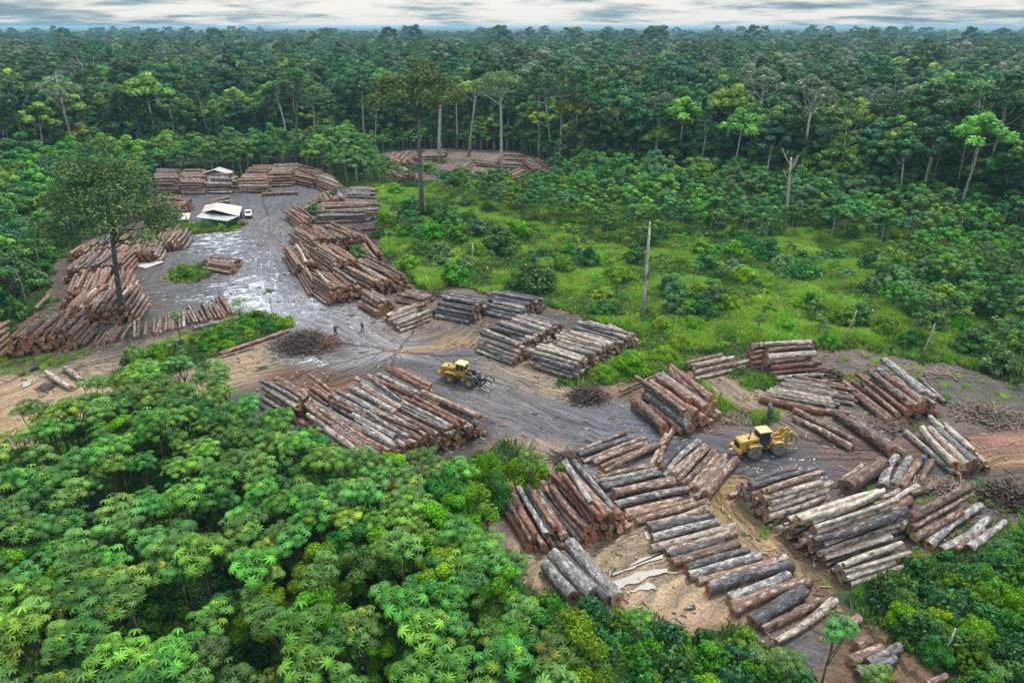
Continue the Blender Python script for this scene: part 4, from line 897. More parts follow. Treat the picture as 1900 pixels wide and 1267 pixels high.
# ---------------- shrubs
SH = {}
def shrub_kind(k, base, yellow, specs, size):
    SH[k] = [(stems_mesh(h, r, 5), shrub_mesh(r, h, nc, per, size, base, yellow)) for r, h, nc, per in specs]
SHN = {}
for k_, c_, y_ in (('bright green', (.09, .29, .035), .14), ('dark green', (.05, .18, .04), .05), ('yellow-green', (.17, .34, .035), .35), ('grey-green', (.085, .20, .07), .0)):
    SHN[k_] = [(stems_mesh(h, r, 5), shrub_mesh(r, h, nc, per, .105, c_, y_)) for r, h, nc, per in ((2.0, 2.8, 14, 420), (2.4, 2.4, 17, 400))]
shrub_kind('bright green', (.085, .27, .035), .12, [(2.0, 2.6, 11, 170), (2.6, 2.2, 14, 160), (1.5, 2.4, 8, 160)], .17)
shrub_kind('dark green', (.045, .155, .04), .04, [(2.2, 3.0, 12, 170), (1.6, 2.6, 9, 160), (2.8, 3.2, 15, 160)], .19)
shrub_kind('yellow-green', (.16, .32, .035), .3, [(1.6, 2.4, 8, 160), (2.1, 2.4, 11, 150)], .17)
shrub_kind('grey-green', (.09, .20, .075), .0, [(1.8, 2.6, 9, 130), (2.4, 3.0, 11, 130)], .26)
SK = list(SH)
def bush(px, py, wpx, kind=None, hs=1.0):
    kind = kind or random.choices(SK, [4, 4, .8, 2])[0]; q = gp(px, py); pr = random.choice((SHN if q.y < 110 else SH)[kind])
    r0 = max(v.co.x for v in pr[1].vertices); s = (wpx/pxs(py)/2)/r0
    o = place('shrub', pr, q.x, q.y, 0, (s, s, s*hs), partnames=('stem', 'foliage')); o['_k'] = kind; return (o, q.x, q.y, 1.5)
MEAD = [(990, 535, 105, 'dark green'), (1150, 520, 75, 'bright green'), (845, 525, 55, 'bright green'), (930, 468, 75, 'dark green'), (860, 500, 40, 'grey-green'), (735, 362, 38, 'bright green'), (800, 445, 60, 'bright green'), (755, 440, 45, 'bright green'), (830, 430, 70, 'dark green'), (780, 470, 55, 'dark green'), (820, 480, 55, 'grey-green'),
 (760, 500, 50, 'bright green'), (1490, 515, 70, 'dark green'), (1505, 570, 44, 'dark green'), (1375, 520, 62, 'yellow-green'), (1310, 500, 50, 'dark green'), (1250, 580, 55, 'grey-green'), (1300, 590, 70, 'dark green'), (1140, 590, 45, 'dark green'), (1180, 490, 60, 'dark green'), (1090, 490, 50, 'dark green'), (1060, 470, 50, 'bright green'), (1010, 480, 46, 'dark green'),
 (1260, 640, 60, 'yellow-green'), (1285, 610, 60, 'bright green'), (1330, 560, 50, 'grey-green'), (1240, 540, 50, 'grey-green'), (1420, 480, 60, 'dark green'), (1360, 470, 70, 'bright green'), (1450, 500, 50, 'grey-green'), (1560, 560, 30, 'bright green'), (1590, 600, 50, 'dark green'), (1640, 620, 60, 'bright green'), (1690, 640, 50, 'dark green'), (1610, 500, 50, 'dark green'), (1650, 520, 60, 'dark green'), (1620, 540, 50, 'grey-green'),
 (1120, 700, 60, 'bright green'), (1170, 690, 70, 'bright green'), (1230, 665, 60, 'bright green'), (700, 440, 30, 'dark green'), (672, 490, 40, 'dark green'), (664, 475, 36, 'grey-green'), (583, 398, 30, 'dark green'), (346, 512, 62, 'bright green'), (385, 424, 30, 'dark green'), (412, 426, 16, 'bright green'), (760, 410, 50, 'dark green'), (850, 450, 50, 'bright green'), (890, 440, 50, 'grey-green'), (960, 440, 60, 'bright green'), (1540, 640, 40, 'bright green'), (1500, 640, 40, 'bright green'), (1450, 620, 30, 'grey-green'), (1705, 760, 34, 'bright green'),
 (905, 395, 38, 'dark green'), (868, 385, 38, 'dark green'), (880, 303, 16, 'bright green'), (822, 302, 14, 'yellow-green'), (840, 347, 34, 'dark green'), (870, 350, 30, 'bright green'), (900, 350, 36, 'dark green'), (945, 348, 34, 'grey-green'), (985, 346, 30, 'bright green'), (760, 350, 30, 'dark green'), (855, 330, 14, 'bright green'), (620, 370, 26, 'dark green'), (600, 340, 24, 'dark green'), (700, 560, 20, 'bright green')]
for a_ in range(75):
    x_ = random.uniform(700, 1640); y_ = random.uniform(375, 640)
    if inpoly(np.array(x_), np.array(y_), [(700, 400), (800, 385), (1000, 425), (1300, 460), (1640, 470), (1660, 600), (1560, 640), (1250, 640), (1190, 610), (1000, 545), (800, 530), (720, 480)]): MEAD.append((x_, y_, random.uniform(18, 52)*(.6+y_/1000), random.choices(['bright green', 'dark green', 'yellow-green', 'grey-green'], [5, 3, 2, 2])[0], random.uniform(.7, 1.2)))
its = [bush(*m) for m in MEAD]
for o, *_ in its: tag(o, None, 'shrub', 'shrubs scattered over the clearing')
CLR = [(720, 400), (800, 390), (1000, 430), (1300, 465), (1640, 475), (1680, 600), (1560, 640), (1250, 640), (1190, 610), (1000, 545), (800, 530), (720, 480)]
name_rows(its, lambda o, p, r: f"{o['_k']} shrub, {p} in the {r} of clearing shrubs", 9)
def thicket(poly, z, d, srange, where, rows, mix, maxn=999, ymax=330, hs=(.9, 1.3), clear=1.8):
    q = offlogs(offyard(throw(poly, z, d, ymax=ymax), .5), clear); q = q[inview(q[:, 0], q[:, 1])]; q = q[np.argsort(q[:, 1])][:maxn]; its = []
    for x, y in q:
        k = random.choices(SK, mix)[0]; s = random.uniform(*srange)
        o = place('shrub', random.choice((SHN if y < 75 else SH)[k]), x, y, 0, (s, s, s*random.uniform(*hs)), partnames=('stem', 'foliage')); o['_k'] = k; its.append((o, x, y, 1.5*s))
        tag(o, None, 'shrub', 'shrubs of the '+where)
    name_rows(its, lambda o, p, r: f"{o['_k']} bush, {p} in the {r} of the {where}", rows); print(where, len(its))
thicket(ZI, 1.0, 2.8, (.5, .85), 'green island by the log row', 3, [6, 2, .5, 1])
thicket([(600, 880), (660, 905), (760, 912), (850, 890), (885, 850), (900, 950), (915, 1020), (990, 1095), (940, 1110), (800, 1010), (640, 970)], 1, 2.6, (.55, .9), 'bushes behind the central stack', 3, [6, 3, 1, 1], clear=1.4)
thicket(ZV, 2.5, 3.0, (.6, .95), 'bottom-edge bushes', 4, [6, 2, 2.5, .6], clear=2.5)
thicket(ZR, 1.5, 3.2, (.55, .95), 'lower-right bushes', 4, [4, 5, .8, 2])
itv = [bush(900, 905, 95, 'bright green', 1.9), bush(960, 905, 90, 'bright green', 1.7), bush(925, 940, 80, 'dark green', 1.9), bush(880, 890, 60, 'dark green', 1.7), bush(1000, 880, 50, 'bright green', 1.3), bush(1045, 878, 36, 'bright green', 1.1)]
for o, *_ in itv: tag(o, None, 'shrub', 'vine-covered bushes above the red stack')
name_rows(itv, lambda o, p, r: f"{o['_k']} vine bush, {p} in the clump above the red stack", 1)

# ---------------- young trees of the regrowth belt
YT = [tree_proto(7.5, 2.6, 2.6, 9, 150, .24, c, M_TRUNKP, .09, random.uniform(-.6, .6), .06, 5, leafm=M_SHRUB) for c in ((.065, .205, .055), (.10, .29, .06), (.09, .215, .095), (.055, .175, .06))]
YT.append(tree_proto(6.5, 2.2, 2.4, 8, 150, .24, (.13, .27, .04), M_TRUNKP, .08, .2, .2, 4, leafm=M_SHRUB))
YTN = ['dark leafy', 'fresh green', 'grey-green', 'deep green', 'yellow-green']
def young(poly, z, d, sr, where, rows, cap, ymax=330, cec=.22, clear=2.0):
    q = offlogs(offyard(throw(poly, z, d, ymax=ymax), 1.0), clear); q = q[inview(q[:, 0], q[:, 1])]; q = q[np.argsort(q[:, 1])]; its = []; rest = []
    for x, y in q:
        s = random.uniform(*sr)*(1.0 if y < 150 or (670 < float(proj(x, y, 0)[0]) < 1070 and y > 185) else 1.0+min(.5, (y-150)/150))
        if len(its) >= cap: rest.append((x, y, 0, s)); continue
        if random.random() < cec:
            o = place('cecropia_tree', random.choice(CEC[:2]+CEC[3:]), x, y, 0, s*.85); o['_k'] = 'umbrella-leaved'
        else:
            k = random.choices(range(5), [4, 3, 3, 3, .7])[0]; o = place('young_tree', YT[k], x, y, 0, s); o['_k'] = YTN[k]
        tag(o, None, 'tree', 'young trees of the '+where); its.append((o, x, y, 6*s))
    name_rows(its, lambda o, p, r: f"{o['_k']} young tree, {p} in the {r} of the {where}", rows); print(where, len(its), len(rest)); return rest
rest = young(CLR, 0, 9.0, (.35, .75), 'grass clearing', 4, 60, cec=.4)
rest += young(ZT, 0, 4.7, (.62, 1.15), 'regrowth belt', 7, 120)
rest += young([(700, 290), (860, 277), (1045, 306), (1045, 288), (860, 262), (700, 274)], 0, 3.6, (.6, 1.1), 'edge behind the far clearing', 2, 24)
rest += young(ZRT, 2.0, 4.4, (.6, 1.05), 'right-hand thicket', 5, 62)
rest += young(ZL, 4, 5.0, (.8, 1.45), 'left-edge thicket', 5, 70, cec=.12)
rest += young(ZB, 2, 4.6, (.7, 1.2), 'belt behind the far stacks', 3, 48)
thicket(ZT, 0, 6.5, (.8, 1.3), 'regrowth belt', 4, [5, 5, 1, 2], 60)
thicket(ZRT, 1, 5.5, (.9, 1.4), 'right-hand thicket', 3, [4, 6, 1, 2], 50)
thicket(ZL, 1, 7.5, (.9, 1.6), 'left-edge thicket', 3, [5, 4, .6, 2], 40)
rest = np.array(rest)
if len(rest): scatter('regrowth', np.c_[rest[:, :3]], YT, rest[:, 3], 'dense young trees merging behind the clearing', 'regrowth')

# growth that goes on beyond both sides of the frame
q = np.vstack([throw(pl, 0, 3.2, ymax=300) for pl in ([(-1100, 2200), (-1100, 560), (-60, 560), (-95, 900), (-120, 1400), (-200, 2200)], [(2050, 930), (2800, 900), (2800, 2200), (2000, 2200)], [(2060, 480), (2800, 480), (2800, 760), (2100, 735)])]); q = offlogs(offyard(q), 2)
px_, py_ = proj(q[:, 0], q[:, 1], 5+0*q[:, 0]); q = q[(px_ < -50) | (px_ > 1950) | (q[:, 1] < 5)]
scatter('side_growth', np.c_[q, 0*q[:, 0]], YT+[CEC[0], CEC[3]], rng.uniform(.6, 1.1, len(q)), 'young trees carrying on beyond the sides of the view', 'regrowth')
q = np.vstack([throw(pl, 0, 1.9, ymax=300) for pl in ([(-1100, 2200), (-1100, 560), (0, 560), (-60, 900), (-100, 1400), (-200, 2200)], [(2000, 930), (2800, 900), (2800, 2200), (1950, 2200)])]); q = offlogs(offyard(q), 1.5)
scatter('side_undergrowth', np.c_[q, 0*q[:, 0]], US, rng.uniform(.5, 1.2, len(q)), 'leafy undergrowth at both sides of the view', 'undergrowth')
# ---------------- forest
def fedge(px): 
    E = [(-400, 350), (0, 340), (120, 325), (200, 314), (280, 300), (440, 284), (600, 278), (700, 270), (850, 274), (1000, 286), (1050, 312), (1150, 328), (1300, 352), (1450, 365), (1600, 375), (1750, 390), (1900, 415), (2300, 460)]
    px = np.asarray(px, float); return np.interp(px, [e[0] for e in E], [e[1] for e in E])+(fbm(px*.013+4, px*0+2, 3)-.5)*np.where(np.abs(px-870) < 190, 4, 34)
TR = []; TN = []
def addt(nm, *a, **k): TR.append(tree_proto(*a, **k)); TN.append(nm)
addt('broad dark', 27, 7.0, 6.5, 17, 165, .52, DG, M_TRUNKD, .42, .8)
addt('domed blue-green', 25, 5.8, 7.5, 15, 165, .50, BG, M_TRUNKP, .34, -.6)
addt('fresh green', 23, 5.2, 6.0, 13, 160, .48, MG, M_TRUNKP, .30, .5, yellow=.05)
addt('narrow tall', 29, 4.6, 8.0, 14, 150, .50, DG, M_TRUNKP, .32, 1.2)
addt('pale green', 25, 6.2, 5.0, 15, 150, .48, LG, M_TRUNKP, .32, -.8)
addt('thin grey-leaved', 28, 5.6, 5.5, 13, 80, .45, GY, M_TRUNKP, .34, .6, limbs=12)
addt('round dark', 22, 6.0, 7.0, 15, 170, .50, (.030, .080, .026), M_TRUNKD, .34, 0)
addt('yellowish', 24, 5.4, 5.0, 12, 150, .46, (.10, .15, .03), M_TRUNKP, .3, .3, yellow=.25)
TW = [4, 4, 5, 3, 2.6, 2.2, 4, .6]
UND = [tree_proto(14, 3.8, 8.5, 17, 120, .42, c, M_TRUNKP, .16, .4, .04, 4) for c in (DG, MG, BG, LG, (.055, .15, .04), MG)]
def field(d0, d1, sp):
    w = d1*1.0; xs = np.arange(-w, w, sp); ys = np.arange(d0, d1, sp*.87); X, Y = np.meshgrid(xs, ys); X = X+(np.arange(len(ys)) % 2)[:, None]*sp/2
    X = X+rng.uniform(-.38, .38, X.shape)*sp; Y = Y+rng.uniform(-.38, .38, Y.shape)*sp; X = X.ravel(); Y = Y.ravel()
    px, py = proj(X, Y, 0*X); m = (px > -260) & (px < 2160) & (py < fedge(px)) & ~yard_mask(X, Y); return np.c_[X, Y][m]
P = field(150, 520, 8.6)
px, py = proj(P[:, 0], P[:, 1], 0*P[:, 0]); depth = fedge(px)-py           # how far behind the forest edge
visible = (px > -40) & (px < 1940)
order = np.argsort(depth+np.where(visible, 0, 1000)); P = P[order]; itf = []; sc_ = []
HX = [gp(a, b) for a, b in ((815, 300), (872, 290), (930, 325), (1040, 310), (475, 268), (552, 300), (587, 280), (1215, 320), (1635, 345), (1787, 375))]
NF = 200
for i, (x, y) in enumerate(P):
    if any((x-h.x)**2+(y-h.y)**2 < 16 for h in HX): continue
    s = random.choice((random.uniform(.6, .9), random.uniform(.85, 1.15), random.uniform(.95, 1.3)))
    if len(itf) < NF:
        k = random.choices(range(8), TW)[0]; o = place('forest_tree', TR[k], x, y, 0, s, lean=(random.uniform(-.03, .03), random.uniform(-.03, .03))); o['_k'] = TN[k]
        tag(o, None, 'tree', 'trees along the forest edge'); itf.append((o, x, y, 20))
    else: sc_.append((x, y, 0, s))
for i_ in range(19):
    a_ = random.uniform(-20, 1920); b_ = float(fedge(a_))+random.uniform(-12, 16); q_ = gp(a_, b_)
    if bool(yard_mask(np.array(q_.x), np.array(q_.y))): continue
    o = place('forest_tree', TR[random.choice((1, 2, 3, 3, 4, 5))], q_.x, q_.y, 0, random.uniform(.8, 1.12), lean=(random.uniform(-.08, .08), random.uniform(-.1, .1))); o['_k'] = 'pale-trunked'; tag(o, None, 'tree', 'trees along the forest edge'); itf.append((o, q_.x, q_.y, 20))
name_rows(itf, lambda o, p, r: f"{o['_k']} forest tree, {p} in the {r} of the forest edge", 7)
# low trees closing the foot of the forest edge
q = field(150, 380, 4.6); px, py = proj(q[:, 0], q[:, 1], 0*q[:, 0]); dp = fedge(px)-py; q = q[(dp < 34)]
scatter('forest_understorey', np.c_[q, np.zeros(len(q))], UND, rng.uniform(.6, 1.55, len(q)), 'low trees and saplings closing the foot of the forest edge', 'understorey')
# the forest beyond: low-detail crowns, far too many to count
def lod(nm, h, rad, depth, nc, per, size, base): 
    return tree_proto(h, rad, depth, nc, per, size, base, M_TRUNKP, .4, .5, limbs=3)
LO = [lod('a', 26, 7.2, 6.5, 12, 75, .85, DG), lod('b', 25, 6.2, 7.0, 11, 75, .85, BG), lod('c', 23, 5.6, 6.0, 10, 70, .8, MG), lod('d', 28, 5.4, 7.5, 10, 70, .8, DG), lod('e', 24, 6.6, 5.0, 11, 70, .8, (.06, .12, .045)), lod('f', 26, 6.4, 5.5, 11, 60, .8, GY), lod('g', 22, 6.8, 7.0, 12, 80, .85, (.028, .075, .028)), lod('h', 24, 6.4, 6.2, 11, 75, .85, BG)]
near = np.array(sc_); F2 = field(520, 1100, 10.5); F3 = field(1100, 2600, 14.0)
scatter('forest', np.r_[near[:, :3], np.c_[F2, 0*F2[:, 0]]], [t for t in TR[:4]]+[TR[6], TR[4], TR[5], TR[0], TR[1], TR[2], TR[3], TR[6], LO[1]], np.r_[near[:, 3], rng.uniform(.68, 1.3, len(F2))], 'unbroken rainforest canopy rolling away behind the forest edge', 'forest')
hz = rng.uniform(.82, 1.2, len(F3)); scatter('distant_forest', np.c_[F3, 0*hz], LO, np.c_[hz*1.25, hz*1.25, hz], 'blue-green rainforest canopy reaching towards the horizon', 'forest')
E_ = field(480, 2600, 80); hz = rng.uniform(1.2, 1.5, len(E_)); scatter('emergent_crowns', np.c_[E_, 0*hz], [LO[0], LO[3], LO[5]], np.c_[hz*1.15, hz*1.15, hz], 'scattered taller crowns standing above the distant canopy', 'forest')
E2 = field(850, 2500, 190); hz = rng.uniform(1.75, 2.0, len(E2)); scatter('horizon_crowns', np.c_[E2, 0*hz], [LO[0], LO[1], LO[2]], np.c_[hz*1.1, hz*1.1, hz], 'few giant crowns breaking the skyline', 'forest')
# canopy surface beyond that, to the horizon
def far_canopy():
    rr = 2450*np.exp(np.linspace(0, math.log(14000/2450), 230)); th = np.linspace(-.78, .78, 700); Rr, T = np.meshgrid(rr, th); X = Rr*np.sin(T); Y = Rr*np.cos(T)
    Z = 21+9*fbm(X*.045, Y*.045, 2)+6*(fbm(X*.008+9, Y*.008, 2)-.5); nr, nt = len(rr), len(th)
    i, j = np.meshgrid(np.arange(nr-1), np.arange(nt-1)); a = j*nr+i; Q = np.stack([a, a+1, a+nr+1, a+nr], -1).reshape(-1, 4)[:, ::-1]
    m, ntt, nd, lk, bs = new_mat('far_canopy'); gm = N(nd, 'ShaderNodeNewGeometry'); nz = N(nd, 'ShaderNodeTexNoise', Scale=.05, Detail=4.0); lk.new(gm.outputs['Position'], nz.inputs['Vector'])
    rp = ramp(nd, [(.35, (.012, .035, .02)), (.65, (.05, .10, .05))]); lk.new(nz.outputs['Fac'], rp.inputs[0]); lk.new(rp.outputs[0], bs.inputs['Base Color']); bs.inputs['Roughness'].default_value = 1
    o = ob('horizon_forest', mesh_np('horizon_forest', np.c_[X.ravel(), Y.ravel(), Z.ravel()], Q, mats=[m], smooth=False)); tag(o, 'thin dark band of forest along the horizon', 'forest', kind='stuff')
far_canopy()

# ---------------- single trees one can tell apart
def htop(px, py, ytop):
    q = gp(px, py); v = (633.5-ytop)/F; A_ = v                 # solve proj y == ytop for z
    return H+(q.y*(A_*CP-SP))/(CP+A_*SP)
HMAX = [42]
def hero(px, py, ytop, wpx, depth_f, label, trunk=M_TRUNKP, base=MG, nc=16, per=260, size=.34, tr=.4, leanpx=0, yellow=.03, limbs=10, per_clump_flat=None, ycol=(.16, .20, .04)):
    q = gp(px, py); h = htop(px, py, ytop); s = F/((q.y)*CP-(h*.8-H)*SP); rad = wpx/2/s; xx, _ = proj(q.x, q.y, h*.85); lean = (leanpx-xx)/s/.8
    HMAX.append(h); pr = tree_proto(h, rad, h*depth_f, nc, per, size, base, trunk, tr, lean, yellow, limbs, ycol=ycol); o = place('forest_tree' if h > 20 else 'tree', pr, q.x, q.y, 0, 1.0, rz=0); tag(o, label, 'tree'); return o
hero(782, 405, 118, 165, .22, 'tall tree with a bare dark trunk rising from the grass clearing', M_TRUNKD, (.070, .125, .04), 26, 330, .36, .62, 775, .10, 14, ycol=(.17, .15, .04))
hero(228, 598, 280, 225, .40, 'big dark-crowned tree leaning over the log stacks of the left yard', M_TRUNKD, (.06, .145, .058), 38, 420, .25, .46, 183, .10, 18, ycol=(.16, .22, .04))
hero(815, 303, 135, 60, .16, 'thick pale-trunked tree left of the far clearing', M_TRUNKP, MG, 9, 190, .45, .62, 817)
hero(870, 290, 148, 70, .14, 'pale forked tree behind the far clearing', M_TRUNKP, LG, 10, 90, .42, .5, 882, limbs=9)
hero(930, 328, 138, 108, .13, 'white-trunked tree with an umbrella crown in the far clearing', M_TRUNKP, (.10, .15, .06), 16, 170, .38, .5, 928, limbs=14)
hero(1038, 312, 130, 95, .20, 'straight grey-trunked tree right of the far clearing', M_TRUNKP, (.04, .075, .04), 14, 160, .42, .45, 1044)
hero(476, 268, 112, 46, .22, 'slim white leaning tree above the far stacks', M_TRUNKP, DG, 10, 190, .42, .34, 455)
hero(553, 308, 118, 80, .22, 'dark-trunked tree behind the end of the far stacks', M_TRUNKD, DG, 14, 200, .42, .5, 548)
hero(587, 282, 165, 60, .20, 'thin pale tree right of the dark-trunked one behind the stacks', M_TRUNKP, BG, 10, 160, .42, .36, 580)
hero(698, 285, 190, 22, .2, 'thin pole-like tree left of the tall dark-trunked tree', M_TRUNKP, MG, 5, 120, .4, .2, 697)
hero(1215, 322, 178, 90, .16, 'pale forking tree at the middle of the forest edge', M_TRUNKP, GY, 12, 130, .42, .4, 1228, limbs=12)
hero(1635, 348, 170, 110, .20, 'leaning pale tree before the right forest edge', M_TRUNKP, (.04, .085, .035), 16, 170, .42, .42, 1668)
hero(1688, 345, 215, 60, .16, 'slender dark-trunked tree right of the leaning pale one', M_TRUNKD, DG, 10, 150, .42, .3, 1692)
hero(1787, 378, 150, 140, .26, 'broad dark tree with a leaning grey trunk at the right', M_TRUNKP, DG, 22, 260, .38, .48, 1835, .06)
hero(1000, 300, 205, 44, .2, 'small round pale-green tree right of the umbrella tree', M_TRUNKP, LG, 8, 170, .4, .26, 1000)
hero(1895, 340, 180, 70, .2, 'white-trunked tree cut by the right edge', M_TRUNKP, DG, 12, 170, .42, .4, 1905)
STL = []
def snag(px, py, xt, yt, r, label, forks=0, name='dead_trunk', mat=M_TRUNKP, ivy=None):
    q = gp(px, py); h = htop(px, py, yt); s = F/(q.y*CP-(h-H)*SP); xx, _ = proj(q.x, q.y, h); lean = (xt-xx)/s
    e = empty(name, q); b = MB(); b.tube([(0, 0, -.3), (lean*.3, .1, h*.33), (lean*.68, -.1, h*.66), (lean, 0, h)], [r*1.2, r, r*.85, r*.55], 9, wob=.09)
    me = b.mesh('trunk', mat, True); co = np.array(b.v, np.float32); a = me.attributes.new('lco', 'FLOAT_VECTOR', 'POINT'); a.data.foreach_set('vector', np.ascontiguousarray(co[:, [2, 0, 1]]).ravel()); ob('trunk', me, e)
    for i in range(forks):
        b = MB(); a_ = i*2.1+.4; z0 = h*(.62+.07*i); L_ = h*random.uniform(.18, .34); p = Vector((lean*z0/h, 0, z0)); d = Vector((math.cos(a_)*.7, math.sin(a_)*.5, .8)); p2 = p+d*L_*.5
        b.tube([p, p2, p2+Vector((math.cos(a_+.8)*.4, .1, .8))*L_*.5], [r*.5, r*.32, r*.08], 6); b.tube([p2, p2+Vector((-math.cos(a_)*.5, .3, .6))*L_*.4], [r*.25, r*.05], 5); ob('branch', b.mesh('branch', mat, True), e)
    if ivy:
        V, Fq, Cc = clump((lean*ivy, 0, h*ivy), .7, 160, .14, (.03, .10, .03), flat=1.6); ob('vine', mesh_np('vine', V, Fq, Cc, mats=[M_SHRUB], smooth=False), e)
    tag(e, label, 'dead tree'); return e
snag(1193, 588, 1206, 412, .31, 'tall bare branchless trunk standing in the grass clearing', 0, ivy=.42)
snag(876, 497, 877, 452, .22, 'short bare pole left of the clearing centre')
snag(1456, 432, 1468, 292, .38, 'white dead tree with forked bare limbs at the clearing back', 5)
snag(1563, 640, 1590, 575, .12, 'thin leaning pale stem in the grass above the reddish stack', 1)
snag(1712, 660, 1735, 600, .12, 'thin grey dead stem leaning in front of the right thicket', 1)
snag(165, 175+95, 160, 118, .3, 'white dead crown above the forest at upper left', 6)
snag(1580, 330, 1576, 235, .35, 'bare white forked snag inside the right forest edge', 5)
snag(1768, 385, 1795, 250, .25, 'thin white dead tree left of the broad dark tree', 3)
snag(1430, 777, 1429, 748, .42, 'charred black stump in the grass behind the rear loader', 0, 'burnt_stump', M_TRUNKD)
snag(1655, 655, 1652, 640, .2, 'grey stump on the cleared strip below the thicket', 0, 'stump', M_TRUNKD)
snag(1745, 1225, 1773, 1165, .10, 'thin pale stem slanting up among the lower-right bushes', 1)
q = gp(1430, 781)

for i_, (a_, b_, h_) in enumerate(((905, 505, 6), (1075, 455, 8), (1335, 505, 7), (1410, 560, 5), (1525, 520, 9), (1220, 520, 5), (980, 590, 5), (1620, 585, 6))):
    o = snag(a_, b_, a_+random.uniform(-3, 3), b_-h_-4, .26, None, 0, 'stump'); o['label'] = ('grey weathered stump, '+ordw(i_+1)+' of those in the clearing grass'); o['group'] = 'stumps in the clearing'; STL.append((o, o.location.x, o.location.y, 1))
name_rows(STL, lambda o, p, r: f'grey weathered stump, {p} of the stumps in the clearing grass', 1)
# ---------------- fallen branches
def sticks(n, cx, cy, sx, sy, hz, lr, rr, rot=0, bias=None):
    V = []; Fq = []; o = 0
    for i in range(n):
        u = rng.normal(0, .42, 2); x = u[0]*sx; y = u[1]*sy; e = math.exp(-(u[0]**2+u[1]**2)*2.2); z = hz*e*rng.random()+.06
        xx = cx+x*math.cos(rot)-y*math.sin(rot); yy = cy+x*math.sin(rot)+y*math.cos(rot)
        L_ = rng.uniform(*lr); r = rng.uniform(*rr); a = rng.random()*6.28 if bias is None else bias+rng.normal(0, .7); el = rng.normal(0, .22)*(hz > .5)
        d = np.array((math.cos(a)*math.cos(el), math.sin(a)*math.cos(el), math.sin(el))); s = np.array((-d[1], d[0], 0)); s /= np.linalg.norm(s); t = np.cross(s, d); m = np.array((xx, yy, z)); bd = s*rng.normal(0, .14)*L_+t*abs(rng.normal(0, .08))*L_
        for p, q_ in ((m-d*L_/2, r), (m+bd, r*.8), (m+d*L_/2, r*.35)):
            for k in range(4): V.append(p+(s*math.cos(k*1.571)+t*math.sin(k*1.571))*q_)
        for j in (0, 4):
            for k in range(4): Fq.append((o+j+k, o+j+4+k, o+j+4+(k+1) % 4, o+j+(k+1) % 4))
        o += 12
    V = np.array(V); V[:, 2] = np.maximum(V[:, 2], .03); return V, np.array(Fq)
def brush(px, py, wpx, dpx, hz, n, label, mat=None, rr=(.03, .12), lr=(.8, 3.2)):
    q = gp(px, py); s = pxs(py); th = math.atan((py-633.5)/F)+PITCH; sy = dpx/(s*math.sin(th)); V, Fq = sticks(n, q.x, q.y, wpx/s, sy, hz, lr, rr)
    o = ob('brush_heap', mesh_np('brush_heap', V, Fq, mats=[mat or M_TWIG])); tag(o, label, 'brush heap', kind='stuff')
M_DT = simple('dark_twigs', (.13, .095, .08), .9, 0, .5, 2)
brush(565, 640, 52, 20, 2.4, 1200, 'dark tangled heap of roots and branches by the track junction', M_DT)
brush(605, 640, 20, 12, 1.0, 200, 'red-brown torn wood at the right end of the dark heap', M_TWIGR)
brush(1090, 738, 34, 13, 1.8, 500, 'dark brown heap of torn branches above the main track', M_DT)
brush(1835, 770, 60, 22, 1.3, 900, 'grey broken branches strewn above the red road')
brush(1650, 790, 40, 14, .7, 350, 'pale twigs around the logs in the right clearing')
brush(1870, 925, 50, 20, 1.9, 700, 'brown tangle of branches at the right edge', M_DT, (.05, .2))
brush(1740, 905, 70, 10, .6, 350, 'thin twigs in front of the grey stack by the worker')
brush(1700, 690, 110, 14, .3, 400, 'sparse grey twigs over the cleared strip at right')
brush(1280, 745, 40, 16, .5, 220, 'reddish bark shreds beside the red stack', M_TWIGR)
brush(1360, 775, 40, 12, .4, 250, 'brown bark litter behind the rear loader')
brush(1540, 700, 24, 10, 1.4, 160, 'dark root plate beside the reddish stack', M_DT, (.06, .16))
brush(800, 548, 30, 8, .7, 160, 'dark litter behind the small brown pile', M_DT)
brush(1050, 855, 24, 14, 1.0, 160, 'dark branches left of the log row', M_DT)
brush(690, 745, 60, 14, .4, 300, 'reddish bark litter behind the central stack', M_TWIGR)
brush(90, 718, 16, 6, .3, 60, 'dark rotten wood on the sandy ground at left', M_DT)
brush(260, 400+8, 20, 6, .6, 60, 'brown litter at the far left rim', M_DT)
brush(1230, 680, 18, 5, .4, 60, 'small grey roots in the grass by the pale pile')
brush(1100, 560, 60, 12, .5, 90, 'grey fallen branches in the clearing grass left of the bare trunk')
brush(1400, 600, 70, 14, .5, 110, 'grey fallen branches in the right of the grass clearing')
snag(563, 1010, 568, 935, .09, 'bare forked twigs sticking out of the foreground thicket', 4)
snag(820, 1180, 822, 1105, .09, 'thin dead stem with bare twigs in the bottom-centre thicket', 4)
